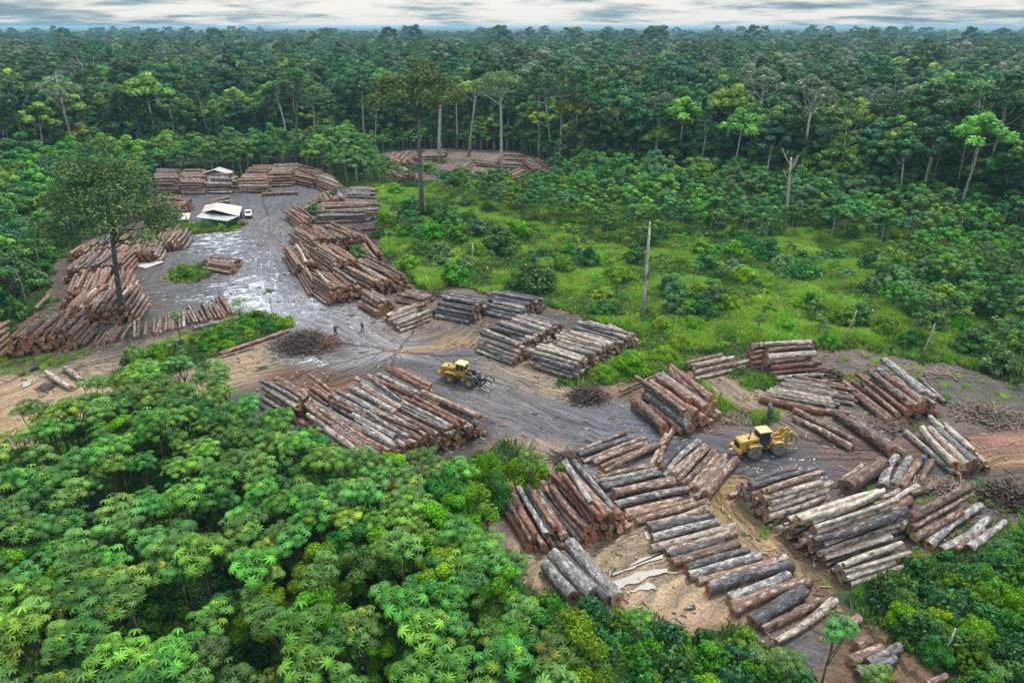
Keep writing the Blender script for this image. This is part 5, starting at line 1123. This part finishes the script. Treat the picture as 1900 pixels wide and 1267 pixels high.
# chips and bark over the whole yard
X = rng.uniform(-140, 105, 26000); Y = rng.uniform(42, 260, 26000); m = yard_mask(X, Y); X = X[m]; Y = Y[m]
dl = np.array([np.min((LOGXY[::2, 0]-a)**2+(LOGXY[::2, 1]-b)**2) for a, b in zip(X, Y)]); kp = rng.random(len(X)) < np.exp(-dl/20)*.9+.06; X = X[kp]; Y = Y[kp]
def chips():
    n = len(X); a = rng.random(n)*6.28; L_ = rng.uniform(.08, .55, n); w = rng.uniform(.03, .13, n); D = np.c_[np.cos(a), np.sin(a)]; S = np.c_[-D[:, 1], D[:, 0]]; C = np.c_[X, Y]; z = rng.uniform(.10, .16, n)
    P = [C-D*L_[:, None]-S*w[:, None], C+D*L_[:, None]-S*w[:, None]*.6, C+D*L_[:, None]+S*w[:, None]*.6, C-D*L_[:, None]+S*w[:, None]]
    T = np.stack([np.c_[p, z+rng.uniform(0, .05, n)] for p in P]+[np.c_[p, z-.1] for p in P], 1).reshape(-1, 3); i = np.arange(n)*8
    q = [np.stack([i+a_ for a_ in f], 1) for f in ((0, 1, 2, 3), (0, 4, 5, 1), (1, 5, 6, 2), (2, 6, 7, 3), (3, 7, 4, 0))]
    pal = np.array([(.30, .20, .12), (.16, .11, .08), (.40, .30, .19), (.10, .07, .055), (.24, .12, .07), (.28, .26, .24)]); c = pal[rng.integers(0, 6, n)]
    mm, nt, nd, lk, bs = new_mat('bark_chips'); at = N(nd, 'ShaderNodeAttribute', attribute_name='Col'); lk.new(at.outputs['Color'], bs.inputs['Base Color']); bs.inputs['Roughness'].default_value = .9
    o = ob('bark_litter', mesh_np('bark_litter', T, np.vstack(q), np.repeat(c, 8, 0), mats=[mm], smooth=False)); tag(o, 'bark chips and splinters littering the mud around the stacks', 'litter', kind='stuff')
chips()
# ================================================================== machines
M_YEL = simple('yellow_paint', (.55, .33, .04), .55, 0, .18, 2.2, (.30, .20, .07))
M_YELL = simple('pale_roof_paint', (.78, .62, .26), .45, 0, .12, 2)  # paler yellow than the body paint, for the cab roofs
M_TYRE = simple('tyre_rubber', (.06, .055, .055), .85, 0, .5, 3, (.11, .10, .095))
M_TYREG = simple('muddy_tyre', (.24, .23, .22), .9, 0, .5, 3, (.13, .12, .115))
M_STEEL = simple('dark_steel', (.055, .055, .062), .5, .3, .4, 3)
M_WORN = simple('worn_steel', (.42, .40, .38), .5, .4, .35, 3)
M_GLASS = simple('cab_glass', (.02, .035, .045), .08, 0, .3, 1, spec=.8)
M_DARK = simple('black_metal', (.02, .02, .022), .6, 0, .3, 2)
M_LAMP = simple('lamp_lens', (.7, .7, .65), .2, 0, .1, 4)
def loader(px, py, ang, kind, label):
    q = gp(px, py); e = empty('wheel_loader', (q.x, q.y, .10), ang); tag(e, label, 'loader')
    old = kind == 'old'; boom = M_YEL if old else M_STEEL; rimm = simple('rim_'+kind, (.20, .18, .15), .8) if old else M_YEL; ty = M_TYREG if old else M_TYRE
    b = MB(); b.box((-1.75, 0, 1.12), (3.3, 1.25, .75)); b.box((1.15, 0, 1.05), (2.0, 1.1, .7)); b.box((-.15, 0, .95), (.9, .5, .45)); b.box((-1.6, 0, .8), (.5, 1.9, .3)); b.box((1.6, 0, .8), (.5, 1.9, .3)); b.build('chassis', M_YEL, e, bevel=.05)
    b = MB(); b.prism([(-3.55, 1.3), (-3.62, 2.05), (-3.45, 2.32), (-1.05, 2.55), (-.95, 1.35)], -.72, .72); hd = b.build('hood', M_YEL, e, bevel=.06)
    for sy in (-1, 1):
        b = MB()
        for i in range(5): b.box((-2.75+i*.13, sy*.735, 1.8), (.05, .03, .36))
        b.build('side_vent', M_DARK, hd)
        b = MB(); b.box((-1.55, sy*.735, 2.05), (.75, .025, .2)); b.build('dark_badge', M_DARK, hd)
    b = MB(); b.box((-3.63, 0, 1.72), (.08, 1.05, .72)); gr = b.build('grille', M_DARK, e); 
    b = MB(); b.prism([(-3.95, .85), (-3.98, 1.3), (-3.45, 1.42), (-3.3, .75)], -1.02, 1.02); b.build('counterweight', M_YEL, e, bevel=.07)
    b = MB(); b.tube([(-1.75, .28, 2.4), (-1.75, .28, 3.05), (-1.83, .28, 3.2)], [.075, .075, .07], 10); b.build('exhaust_pipe', M_DARK, e, True)
    b = MB(); b.cyl((-2.25, -.25, 2.52), (0, 0, 1), .12, .22, 12); b.build('air_intake', M_DARK, e, True)
    # cab
    cab = MB(); cab.box((-.22, 0, 1.75), (1.5, 1.3, .75)); c = cab.build('cab', M_YEL if not old else M_STEEL, e, bevel=.04)
    b = MB(); b.box((-.22, 0, 2.62), (1.32, 1.18, 1.02), .94); b.build('window', M_GLASS, c)
    b = MB()
    for sx in (-.9, .46, -.2):
        for sy in (-.62, .62): b.tube([(sx, sy, 2.1), (sx*.94, sy*.95, 3.16)], .045, 6)
    b.box((-.22, .625, 2.14), (1.4, .05, .08)); b.box((-.22, -.625, 2.14), (1.4, .05, .08)); b.box((.48, 0, 2.14), (.06, 1.25, .08)); b.box((-.9, 0, 2.14), (.06, 1.25, .08)); b.build('cab_pillar', M_YEL if not old else M_DARK, c)
    b = MB(); b.prism([(-1.05, 3.14), (-1.0, 3.30), (-.7, 3.36), (.5, 3.34), (.66, 3.24), (.64, 3.14)], -.72, .72); b.build('cab_roof', M_YELL, e, bevel=.05)
    for sy in (-1, 1):
        b = MB(); b.box((.66, sy*.5, 3.08), (.1, .18, .12)); b.build('work_lamp', M_LAMP, c)
        b = MB(); b.prism([(-2.55, 1.62), (-2.4, 1.82), (-.95, 1.82), (-.75, 1.55), (-.85, 1.5), (-1.0, 1.74), (-2.35, 1.74), (-2.48, 1.58)], sy*.72, sy*1.30); b.build('fender', M_YEL, e)
        b = MB(); b.prism([(.85, 1.62), (1.0, 1.80), (2.1, 1.80), (2.35, 1.5), (2.27, 1.45), (2.05, 1.73), (1.05, 1.73), (.92, 1.58)], sy*.66, sy*1.24); b.build('fender', M_YEL if old else M_STEEL, e)
        b = MB(); 
        for i in range(3): b.box((-.25, sy*.92, .62+i*.36), (.5, .3, .05))
        b.tube([(-.5, sy*1.02, .55), (-.5, sy*1.0, 1.6)], .03, 6); b.tube([(0, sy*1.02, .55), (0, sy*1.0, 1.6)], .03, 6); b.build('ladder', M_DARK, e)
        b = MB(); b.cyl((2.2, sy*.78, 1.95), (1, 0, .1), .12, .14, 12); b.build('headlight', M_LAMP, e)
    # wheels
    for wx in (-1.7, 1.6):
        for sy in (-1, 1):
            w = empty('wheel', (wx, sy*1.0, .8)); w.parent = e
            b = MB(); b.ring((0, 0, 0), [(-.26, .42), (-.29, .62), (-.25, .77), (-.1, .81), (.1, .81), (.25, .77), (.29, .62), (.26, .42)], 28)
            for k in range(20):
                a = 2*math.pi*k/20
                for s2 in (-1, 1): b.box((.80*math.cos(a), s2*.15, .80*math.sin(a)), (.09, .26, .11), rot=Vector((0, 0, 0)).to_track_quat('Z', 'Y').to_euler() if False else None)
            b.build('tyre', ty, w, True)
            b = MB(); b.ring((0, 0, 0), [(sy*.10, .02), (sy*.20, .16), (sy*.17, .20), (sy*.10, .34), (sy*.27, .43), (sy*.2, .45)], 24); b.build('rim', rimm, w, True)
    # loader linkage
    if old: tip = (2.75, 2.0); car = 2.95
    else: tip = (3.0, 1.0); car = 3.2
    for sy in (-1, 1):
        b = MB()
        if old: b.prism([(.75, 2.0), (.8, 2.35), (2.0, 2.25), (2.65, 2.95), (2.95, 2.85), (2.75, 2.2), (3.15, 1.2), (2.95, 1.05), (2.35, 1.9)], sy*.42, sy*.58)
        else: b.prism([(.75, 1.95), (.85, 2.3), (1.9, 1.95), (3.15, 1.05), (3.05, .75), (1.8, 1.5)], sy*.42, sy*.58)
        b.build('boom_arm', boom, e, bevel=.02)
        b = MB(); b.tube([(.9, sy*.3, 1.15), (1.7, sy*.3, 1.45)], .09, 8); b.tube([(1.6, sy*.3, 1.42), (2.4, sy*.35, 1.75)], .05, 8); b.build('lift_cylinder', M_WORN, e, True)
        b = MB(); b.prism([(.35, 1.3), (.45, 2.35), (.85, 2.4), (1.05, 1.3)], sy*.28, sy*.42); b.build('boom_tower', M_YEL, e)
    b = MB(); b.prism([(1.75, 1.7), (1.9, 2.55), (2.1, 2.5), (2.05, 1.65)], -.1, .1); b.tube([(.8, 0, 2.2), (1.9, 0, 2.45)], .08, 8); b.tube([(2.0, 0, 1.75), (car, 0, 1.3)], .07, 8); b.build('tilt_link', boom, e)
    b = MB()
    zt = .35; b.box((car+.1, 0, .55), (.14, 2.3, .16)); b.box((car+.05, 0, 1.15), (.14, 2.3, .14))
    for y in (-1.05, -.55, .55, 1.05): b.box((car+.08, y, .85), (.12, .14, .75))
    b.build('fork_carriage', boom if old else M_STEEL, e)
    for y in ((-.85, -.3, .3, .85) if not old else (-.6, .6)):
        b = MB(); b.prism([(car+.1, .42), (car+.15, .28), (car+1.0, .10), (car+1.75, .10), (car+1.75, .16), (car+1.0, .24), (car+.3, .5)], y-.07, y+.07); b.build('fork_tine', M_WORN, e)
    for y in (-.5, .5):
        b = MB()
        if old: b.tube([(car, y, 1.2), (car+.05, y, 2.45), (car+.5, y, 2.75)], [.13, .11, .1], 8); b.tube([(car+.5, y, 2.75), (car+1.25, y, 2.0), (car+1.55, y, 1.3), (car+1.4, y, .55), (car+1.1, y, .3)], [.12, .16, .17, .13, .05], 8)
        else: b.tube([(car, y, 1.2), (car+.5, y, 1.75), (car+1.25, y, 1.85), (car+1.7, y, 1.45), (car+1.75, y, 1.0)], [.12, .12, .12, .1, .05], 8)
        b.build('clamp_arm', boom, e, True)
    b = MB(); b.tube([(car+.1, 0, 1.25), (car+.7, 0, 1.9 if not old else 2.35)], .06, 8); b.tube([(car+.95, -.5, 1.8 if not old else 2.25), (car+.95, .5, 1.8 if not old else 2.25)], .07, 8); b.build('clamp_cylinder', M_WORN, e, True)
    return e
loader(860, 711, R(-27), 'new', 'yellow wheel loader with dark forks driving on the main track')
loader(1412, 839, R(14), 'old', 'older yellow log loader with muddy grey tyres and raised grapple')

# ---------------- white pickup
M_WHITE = simple('white_paint', (.75, .75, .74), .3, 0, .06, 2)
def pickup():
    q = gp(462, 402); e = empty('pickup_truck', (q.x, q.y, .08), R(-70)); tag(e, 'white pickup truck parked right of the open-sided hut', 'pickup truck')
    b = MB(); b.prism([(-2.6, .5), (-2.6, 1.1), (2.35, 1.08), (2.6, .85), (2.6, .45)], -.9, .9); b.build('body', M_WHITE, e, bevel=.06)
    b = MB(); b.prism([(-.9, 1.1), (-.75, 1.75), (.7, 1.75), (1.35, 1.1)], -.8, .8); cb = b.build('cab', M_WHITE, e, bevel=.05)
    for y in (-.805, .805): b = MB(); b.prism([(-.75, 1.15), (-.65, 1.62), (.62, 1.62), (1.12, 1.15)], y-.01, y+.01); b.build('side_window', M_GLASS, cb)
    b = MB(); b.add([(1.34, -.7, 1.14), (1.34, .7, 1.14), (.75, .66, 1.72), (.75, -.66, 1.72), (1.30, -.7, 1.12), (1.30, .7, 1.12), (.71, .66, 1.70), (.71, -.66, 1.70)], [(0, 1, 2, 3), (7, 6, 5, 4), (0, 4, 5, 1), (1, 5, 6, 2), (2, 6, 7, 3), (3, 7, 4, 0)]); b.build('windscreen', M_GLASS, cb)
    b = MB(); b.box((-1.75, 0, 1.12), (1.5, 1.5, .06)); b.build('cargo_bed', M_DARK, e)
    b = MB(); b.box((2.62, 0, .62), (.12, 1.7, .22)); b.build('bumper', M_DARK, e)
    for y in (-.65, .65): b = MB(); b.box((2.6, y, .85), (.08, .35, .16)); b.build('headlight', M_LAMP, e)
    for x in (-1.6, 1.65):
        for y in (-.85, .85):
            w = empty('wheel', (x, y, .36)); w.parent = e
            b = MB(); b.ring((0, 0, 0), [(-.11, .2), (-.12, .34), (.12, .34), (.11, .2)], 20); b.build('tyre', M_TYRE, w, True)
            b = MB(); b.cyl((0, 0, 0), (0, 1, 0), .21, .2, 14); b.build('rim', M_WORN, w, True)
pickup()

# ---------------- hut and sheds
M_SHEET = simple('weathered_roof_sheet', (.58, .54, .47), .8, 0, .2, .5, bump=.1)
M_SHEETG = simple('grey_roof_sheet', (.42, .43, .42), .7, 0, .25, .6)
M_WOODP = simple('grey_post', (.30, .25, .20), .85, 0, .4, 2)
def slab(b, P, t=.06):
    P = [Vector(p) for p in P]; n = len(P); Q = [p-Vector((0, 0, t)) for p in P]
    b.add(P+Q, [tuple(range(n)), tuple(range(2*n-1, n-1, -1))]+[(i, i+n, (i+1) % n+n, (i+1) % n) for i in range(n)])
def corr(b, p00, p10, p11, p01, n=26, amp=.035, t=.03):
    """corrugated sheet: ridges run from the p00-p10 edge to the p01-p11 edge"""
    A, B, C, D = map(Vector, (p00, p10, p11, p01)); top = []; bot = []
    nr = (B-A).cross(D-A).normalized()
    if nr.z < 0: nr = -nr
    for i in range(n+1):
        f = i/n; h = nr*(amp if i % 2 else -amp); top += [A.lerp(B, f)+h, D.lerp(C, f)+h]
    bot = [p-nr*t for p in top]; m = len(top); Fs = []
    for i in range(n):
        a = 2*i; Fs += [(a, a+2, a+3, a+1), (m+a, m+a+1, m+a+3, m+a+2), (a, m+a, m+a+2, a+2), (a+1, a+3, m+a+3, m+a+1)]
    Fs += [(0, 1, m+1, m), (m-2, 2*m-2, 2*m-1, m-1)]
    b.add(top+bot, Fs)
def hut():
    c = gp(412, 412); e = empty('open_hut', (c.x, c.y, 0)); tag(e, 'open-sided hut with pale corrugated roof beside the wet yard', 'hut')
    L = lambda px, py, z: gp(px, py, z)-c
    fl = L(374, 394, 2.7); fp = L(396, 389, 4.1); fr = L(444, 401, 2.7); bl = L(381, 380, 2.7); bp = L(404, 376, 4.1); br = L(449, 383, 2.8)
    b = MB(); corr(b, fl, bl, bp, fp, 22); b.build('roof', M_SHEET, e); b = MB(); corr(b, fp, bp, br, fr, 22); b.build('roof', M_SHEET, e)
    b = MB(); lo1 = fl+Vector((-.5, -3.0, -.55)); lo2 = fr+Vector((-2.2, -3.0, -.55)); corr(b, fl+Vector((0, -.1, -.1)), fr+Vector((-.3, -.1, -.1)), lo2, lo1, 40); b.build('lean_to_roof', M_SHEETG, e)
    for p in (fl, fr, bl, br, fl.lerp(fr, .33), fl.lerp(fr, .66), lo1.lerp(lo2, .02), lo1.lerp(lo2, .35), lo1.lerp(lo2, .7), lo1.lerp(lo2, .98)):
        p = p*.97 if False else p; b = MB(); b.tube([(p.x, p.y+.1, 0), (p.x, p.y+.1, p.z-.08)], .09, 8); b.build('post', M_WOODP, e, True)
    b = MB(); w0 = bl.lerp(fl, .3); w1 = br.lerp(fr, .3); d = w1-w0; n = 18
    for i in range(n):
        p = w0.lerp(w1, (i+.5)/n); b.box((p.x, p.y, 1.1), (d.length/n*.94, .05, 2.2))
    b.build('plank_wall', simple('dark_planks', (.12, .09, .07), .9), e)
    b = MB(); m = (lo1+lo2)/2; b.box((m.x+1.5, m.y+.9, .78), (3.2, .9, .06)); 
    for sx in (-1.4, 1.4):
        for sy in (-.35, .35): b.box((m.x+1.5+sx, m.y+.9+sy, .38), (.08, .08, .76))
    b.build('bench_table', M_WOODP, e)
hut()
def shed():
    c = gp(412, 339); e = empty('small_shed', (c.x, c.y-1, 0)); tag(e, 'small white-roofed shed behind the right far log stack', 'shed'); s = 1/pxs(333)
    b = MB(); w, d = 5.2, 5; corr(b, (-w, -d/2, 3.4), (-w, d/2, 3.4), (-.5, d/2, 5.0), (-.5, -d/2, 5.0), 14); b.build('roof', M_SHEETG, e); b = MB(); corr(b, (-.5, -d/2, 5.0), (-.5, d/2, 5.0), (w-1, d/2, 3.5), (w-1, -d/2, 3.5), 14); b.build('roof', M_SHEETG, e)
    for x in (-w+.3, w-1.3):
        for y in (-d/2+.3, d/2-.3): b = MB(); b.tube([(x, y, 0), (x, y, 3.4)], .1, 8); b.build('post', M_WOODP, e, True)
    b = MB(); b.box((-.5, 0, 1.6), (w*1.6, d*.85, 3.2)); b.build('wall', simple('shed_boards', (.3, .27, .23), .9), e)
shed()
def sheet(px, py, w, d, z0, z1, rz, label, mat, name):
    q = gp(px, py); b = MB(); corr(b, (-w/2, -d/2, z0), (w/2, -d/2, z0), (w/2, d/2, z1), (-w/2, d/2, z1), 20); e = empty(name, q, rz); ob('sheet', b.mesh('sheet', mat), e)
    if z0 > .5:
        for x in (-w/2+.2, w/2-.2):
            for y, z in ((-d/2+.2, z0), (d/2-.2, z1)): bb = MB(); bb.tube([(x, y, 0), (x, y, z-.02)], .07, 6); bb.build('post', M_WOODP, e)
    tag(e, label, 'roof' if z0 > .5 else 'sheet')
sheet(341, 412, 3.6, 3.6, 1.1, 2.0, R(15), 'small pale lean-to roof left of the hut', M_SHEET, 'lean_to')
sheet(277, 491, 4.2, 4.6, .2, .35, R(-30), 'grey corrugated sheets lying beside the fifth left stack', M_SHEETG, 'roofing_sheet')
def barrel():
    q = gp(343, 388); b = MB(); b.tube([(0, 0, 0), (0, 0, .3), (0, 0, .32), (0, 0, .6), (0, 0, .62), (0, 0, .9)], [.36, .36, .39, .39, .36, .36], 18); e = empty('barrel', q+Vector((0, 0, 1.2)));
    e.location.z = .1; e.scale = (1.6, 1.6, 1.5); m = simple('blue_plastic', (.02, .10, .42), .4); b.build('drum', m, e, True); b = MB(); b.cyl((0, 0, .91), (0, 0, 1), .3, .03, 16); b.build('lid', m, e); tag(e, 'blue barrel at the end of the stack left of the hut', 'barrel')
barrel()
def scrap(px, py, col, r, label, name):
    q = gp(px, py); V = unit(rng.normal(0, 1, (26, 3)))*np.array((r, r*.7, r*.45))*rng.uniform(.6, 1.2, (26, 1)); V[:, 2] = np.maximum(V[:, 2]+.1, .0)
    import bmesh
    bm = bmesh.new(); [bm.verts.new(tuple(v)) for v in V]; bmesh.ops.convex_hull(bm, input=bm.verts); me = bpy.data.meshes.new(name); bm.to_mesh(me); bm.free(); me.materials.append(simple(name+'_mat', col, .45)); o = ob(name, me, None, q+Vector((0, 0, .1))); tag(o, label, name.replace('_', ' '))
scrap(1433, 850, (.03, .28, .50), .35, 'crumpled bright blue plastic scrap below the older loader', 'plastic_scrap')
scrap(398, 420, (.7, .7, .68), .8, 'small white container in front of the hut', 'container')

# ---------------- people
def skinned(name, verts, edges, radii, mat, parent, sub=1):
    me = bpy.data.meshes.new(name); me.from_pydata([tuple(v) for v in verts], edges, []); o = ob(name, me, parent); me.materials.append(mat)
    sk = o.modifiers.new('skin', 'SKIN'); sk.use_smooth_shade = True
    for i, r in enumerate(radii):
        me.skin_vertices[0].data[i].radius = (r, r) if not isinstance(r, tuple) else r
        me.skin_vertices[0].data[i].use_root = (i == 0)
    sb = o.modifiers.new('sub', 'SUBSURF'); sb.levels = sub; sb.render_levels = sub; return o
M_SKIN = simple('skin', (.22, .12, .075), .55, 0, .1, 3)
def person(px, py, rz, shirt, trousers, label, pose=0, z=.05):
    q = gp(px, py); e = empty('person', (q.x, q.y, z), rz); tag(e, label, 'person')
    V = [(0, 0, .95), (0, 0, 1.15), (0, .01, 1.36), (0, 0, 1.50), (0, -.02, 1.60), (0, -.03, 1.70)]; E = [(0, 1), (1, 2), (2, 3), (3, 4), (4, 5)]; Rr = [(.15, .11), (.13, .10), (.155, .10), .052, .09, .075]
    def chain(start, pts, rs):
        k = start
        for p, r in zip(pts, rs): V.append(p); Rr.append(r); E.append((k, len(V)-1)); k = len(V)-1
        return k
    legs = []; arms = []
    for s in (-1, 1):
        st = .14*s*(1 if pose != 2 else 0); f = (.16*s if pose == 2 else 0)
        i0 = len(V); chain(0, [(s*.10, 0, .88), (s*.12+st*.3, f*.5-.02, .48), (s*.13+st*.5, f, .09), (s*.14+st*.5, f-.14, .03)], [.095, .065, .045, .04]); legs.append((i0, len(V)))
        i0 = len(V)
        if pose == 1 and s == 1: pts = [(s*.2, 0, 1.40), (s*.34, -.08, 1.18), (s*.20, -.26, 1.12)]
        else: pts = [(s*.2, 0, 1.40), (s*.27, .02, 1.12), (s*.28, -.07, .88)]
        h = chain(2, pts, [.062, .045, .032]); w = Vector(pts[-1]); d = (w-Vector(pts[-2])).normalized(); k = chain(h, [tuple(w+d*.06)], [(.035, .02)]); arms.append((i0, len(V)))
        side = d.cross(Vector((0, 1, 0))).normalized()
        for j in range(4): o_ = side*((j-1.5)*.018); L_ = (.07, .085, .08, .06)[j]; b0 = w+d*.08+o_; chain(k, [tuple(b0), tuple(b0+d*L_*.55), tuple(b0+d*L_+Vector((0, -.02, 0)))], [.009, .008, .006])
        chain(h, [tuple(w+d*.03-side*.035), tuple(w+d*.075-side*.05)], [.011, .008])
    skinned('body', V, E, Rr, M_SKIN, e, 1)
    G = lambda r, g: (r[0]+g, r[1]+g) if isinstance(r, tuple) else r+g
    # shirt: torso and upper arms
    idx = [0, 1, 2]; ve = [V[i] for i in idx]; ed = [(0, 1), (1, 2)]; ra = [G(Rr[i], .015) for i in idx]
    for a0, a1 in arms:
        k = 2
        for i in (a0, a0+1, a0+2): ve.append(V[i] if i < a0+2 else tuple(Vector(V[a0+1]).lerp(Vector(V[a0+2]), .6))); ra.append(G(Rr[i], .018)); ed.append((k, len(ve)-1)); k = len(ve)-1
    skinned('shirt', ve, ed, ra, shirt, e, 1)
    ve = [(0, 0, .96)]; ed = []; ra = [(.155, .12)]
    for a0, a1 in legs:
        k = 0
        for i in (a0, a0+1, a0+2): ve.append(V[i]); ra.append(G(Rr[i], .02)); ed.append((k, len(ve)-1)); k = len(ve)-1
    skinned('trousers', ve, ed, ra, trousers, e, 1)
    for a0, a1 in legs: p = V[a0+3]; b = MB(); b.box((p[0], p[1]+.04, .05), (.11, .28, .11), .8); b.build('boot', M_DARK, e, bevel=.02)
    import bmesh
    bm = bmesh.new(); bmesh.ops.create_icosphere(bm, subdivisions=2, radius=.105)
    for v in bm.verts: v.co.z = max(v.co.z*1.0, -.02 if v.co.y < 0 else -.08); v.co.y = v.co.y*1.1+.012
    me = bpy.data.meshes.new('hair'); bm.to_mesh(me); bm.free(); me.materials.append(M_DARK); ob('hair', me, e, (0, -.01, 1.69))
    for s in (-1, 1): b = MB(); b.box((s*.035, -.115, 1.665), (.018, .01, .01)); b.build('eye', M_DARK, e)
    b = MB(); b.prism([(-.015, 1.63), (.015, 1.63), (0, 1.67)], -.145, -.105); b.build('nose', M_SKIN, e); b = MB(); b.box((0, -.112, 1.605), (.045, .01, .01)); b.build('mouth', M_TWIGR, e)
CL = lambda n, c: simple(n, c, .85, 0, .2, 6)
person(673, 615, R(170), CL('black_shirt', (.015, .015, .018)), CL('black_trousers', (.012, .012, .016)), 'person in black standing on the pale wet track')
person(623, 622, R(150), CL('dark_shirt', (.05, .05, .06)), CL('dark_trousers', (.02, .02, .028)), 'person in dark clothes beside the brush heap', 2)
person(1711, 863, R(200), CL('pale_blue_shirt', (.45, .55, .75)), CL('blue_trousers', (.03, .13, .50)), 'worker in blue and white clothes beside the pale logs', 1)
for n in list(bpy.data.objects):
    if '_k' in n: del n['_k']
# ---------------- air
def haze():
    top = 57.0; print('TOP', top); b = MB(); b.box((0, 6900, (top-1.2)/2), (34000, 15500, top+1.2)); m = bpy.data.materials.new('air'); m.use_nodes = True; nt = m.node_tree; nt.nodes.remove(nt.nodes['Principled BSDF'])
    v = nt.nodes.new('ShaderNodeVolumePrincipled'); v.inputs['Density'].default_value = HAZE; v.inputs['Color'].default_value = (.42, .74, .95, 1); v.inputs['Anisotropy'].default_value = 0
    nt.links.new(v.outputs[0], nt.nodes['Material Output'].inputs['Volume']); o = b.build('haze', m); tag(o, None, None, kind='stuff')
HAZE = .00014
haze()

import re
for o in bpy.data.objects:
    if 'label' in o:
        w = re.findall(r"[A-Za-z]+", o['label'])
        if len(w) > 16: print('LONG', len(w), o['label'])
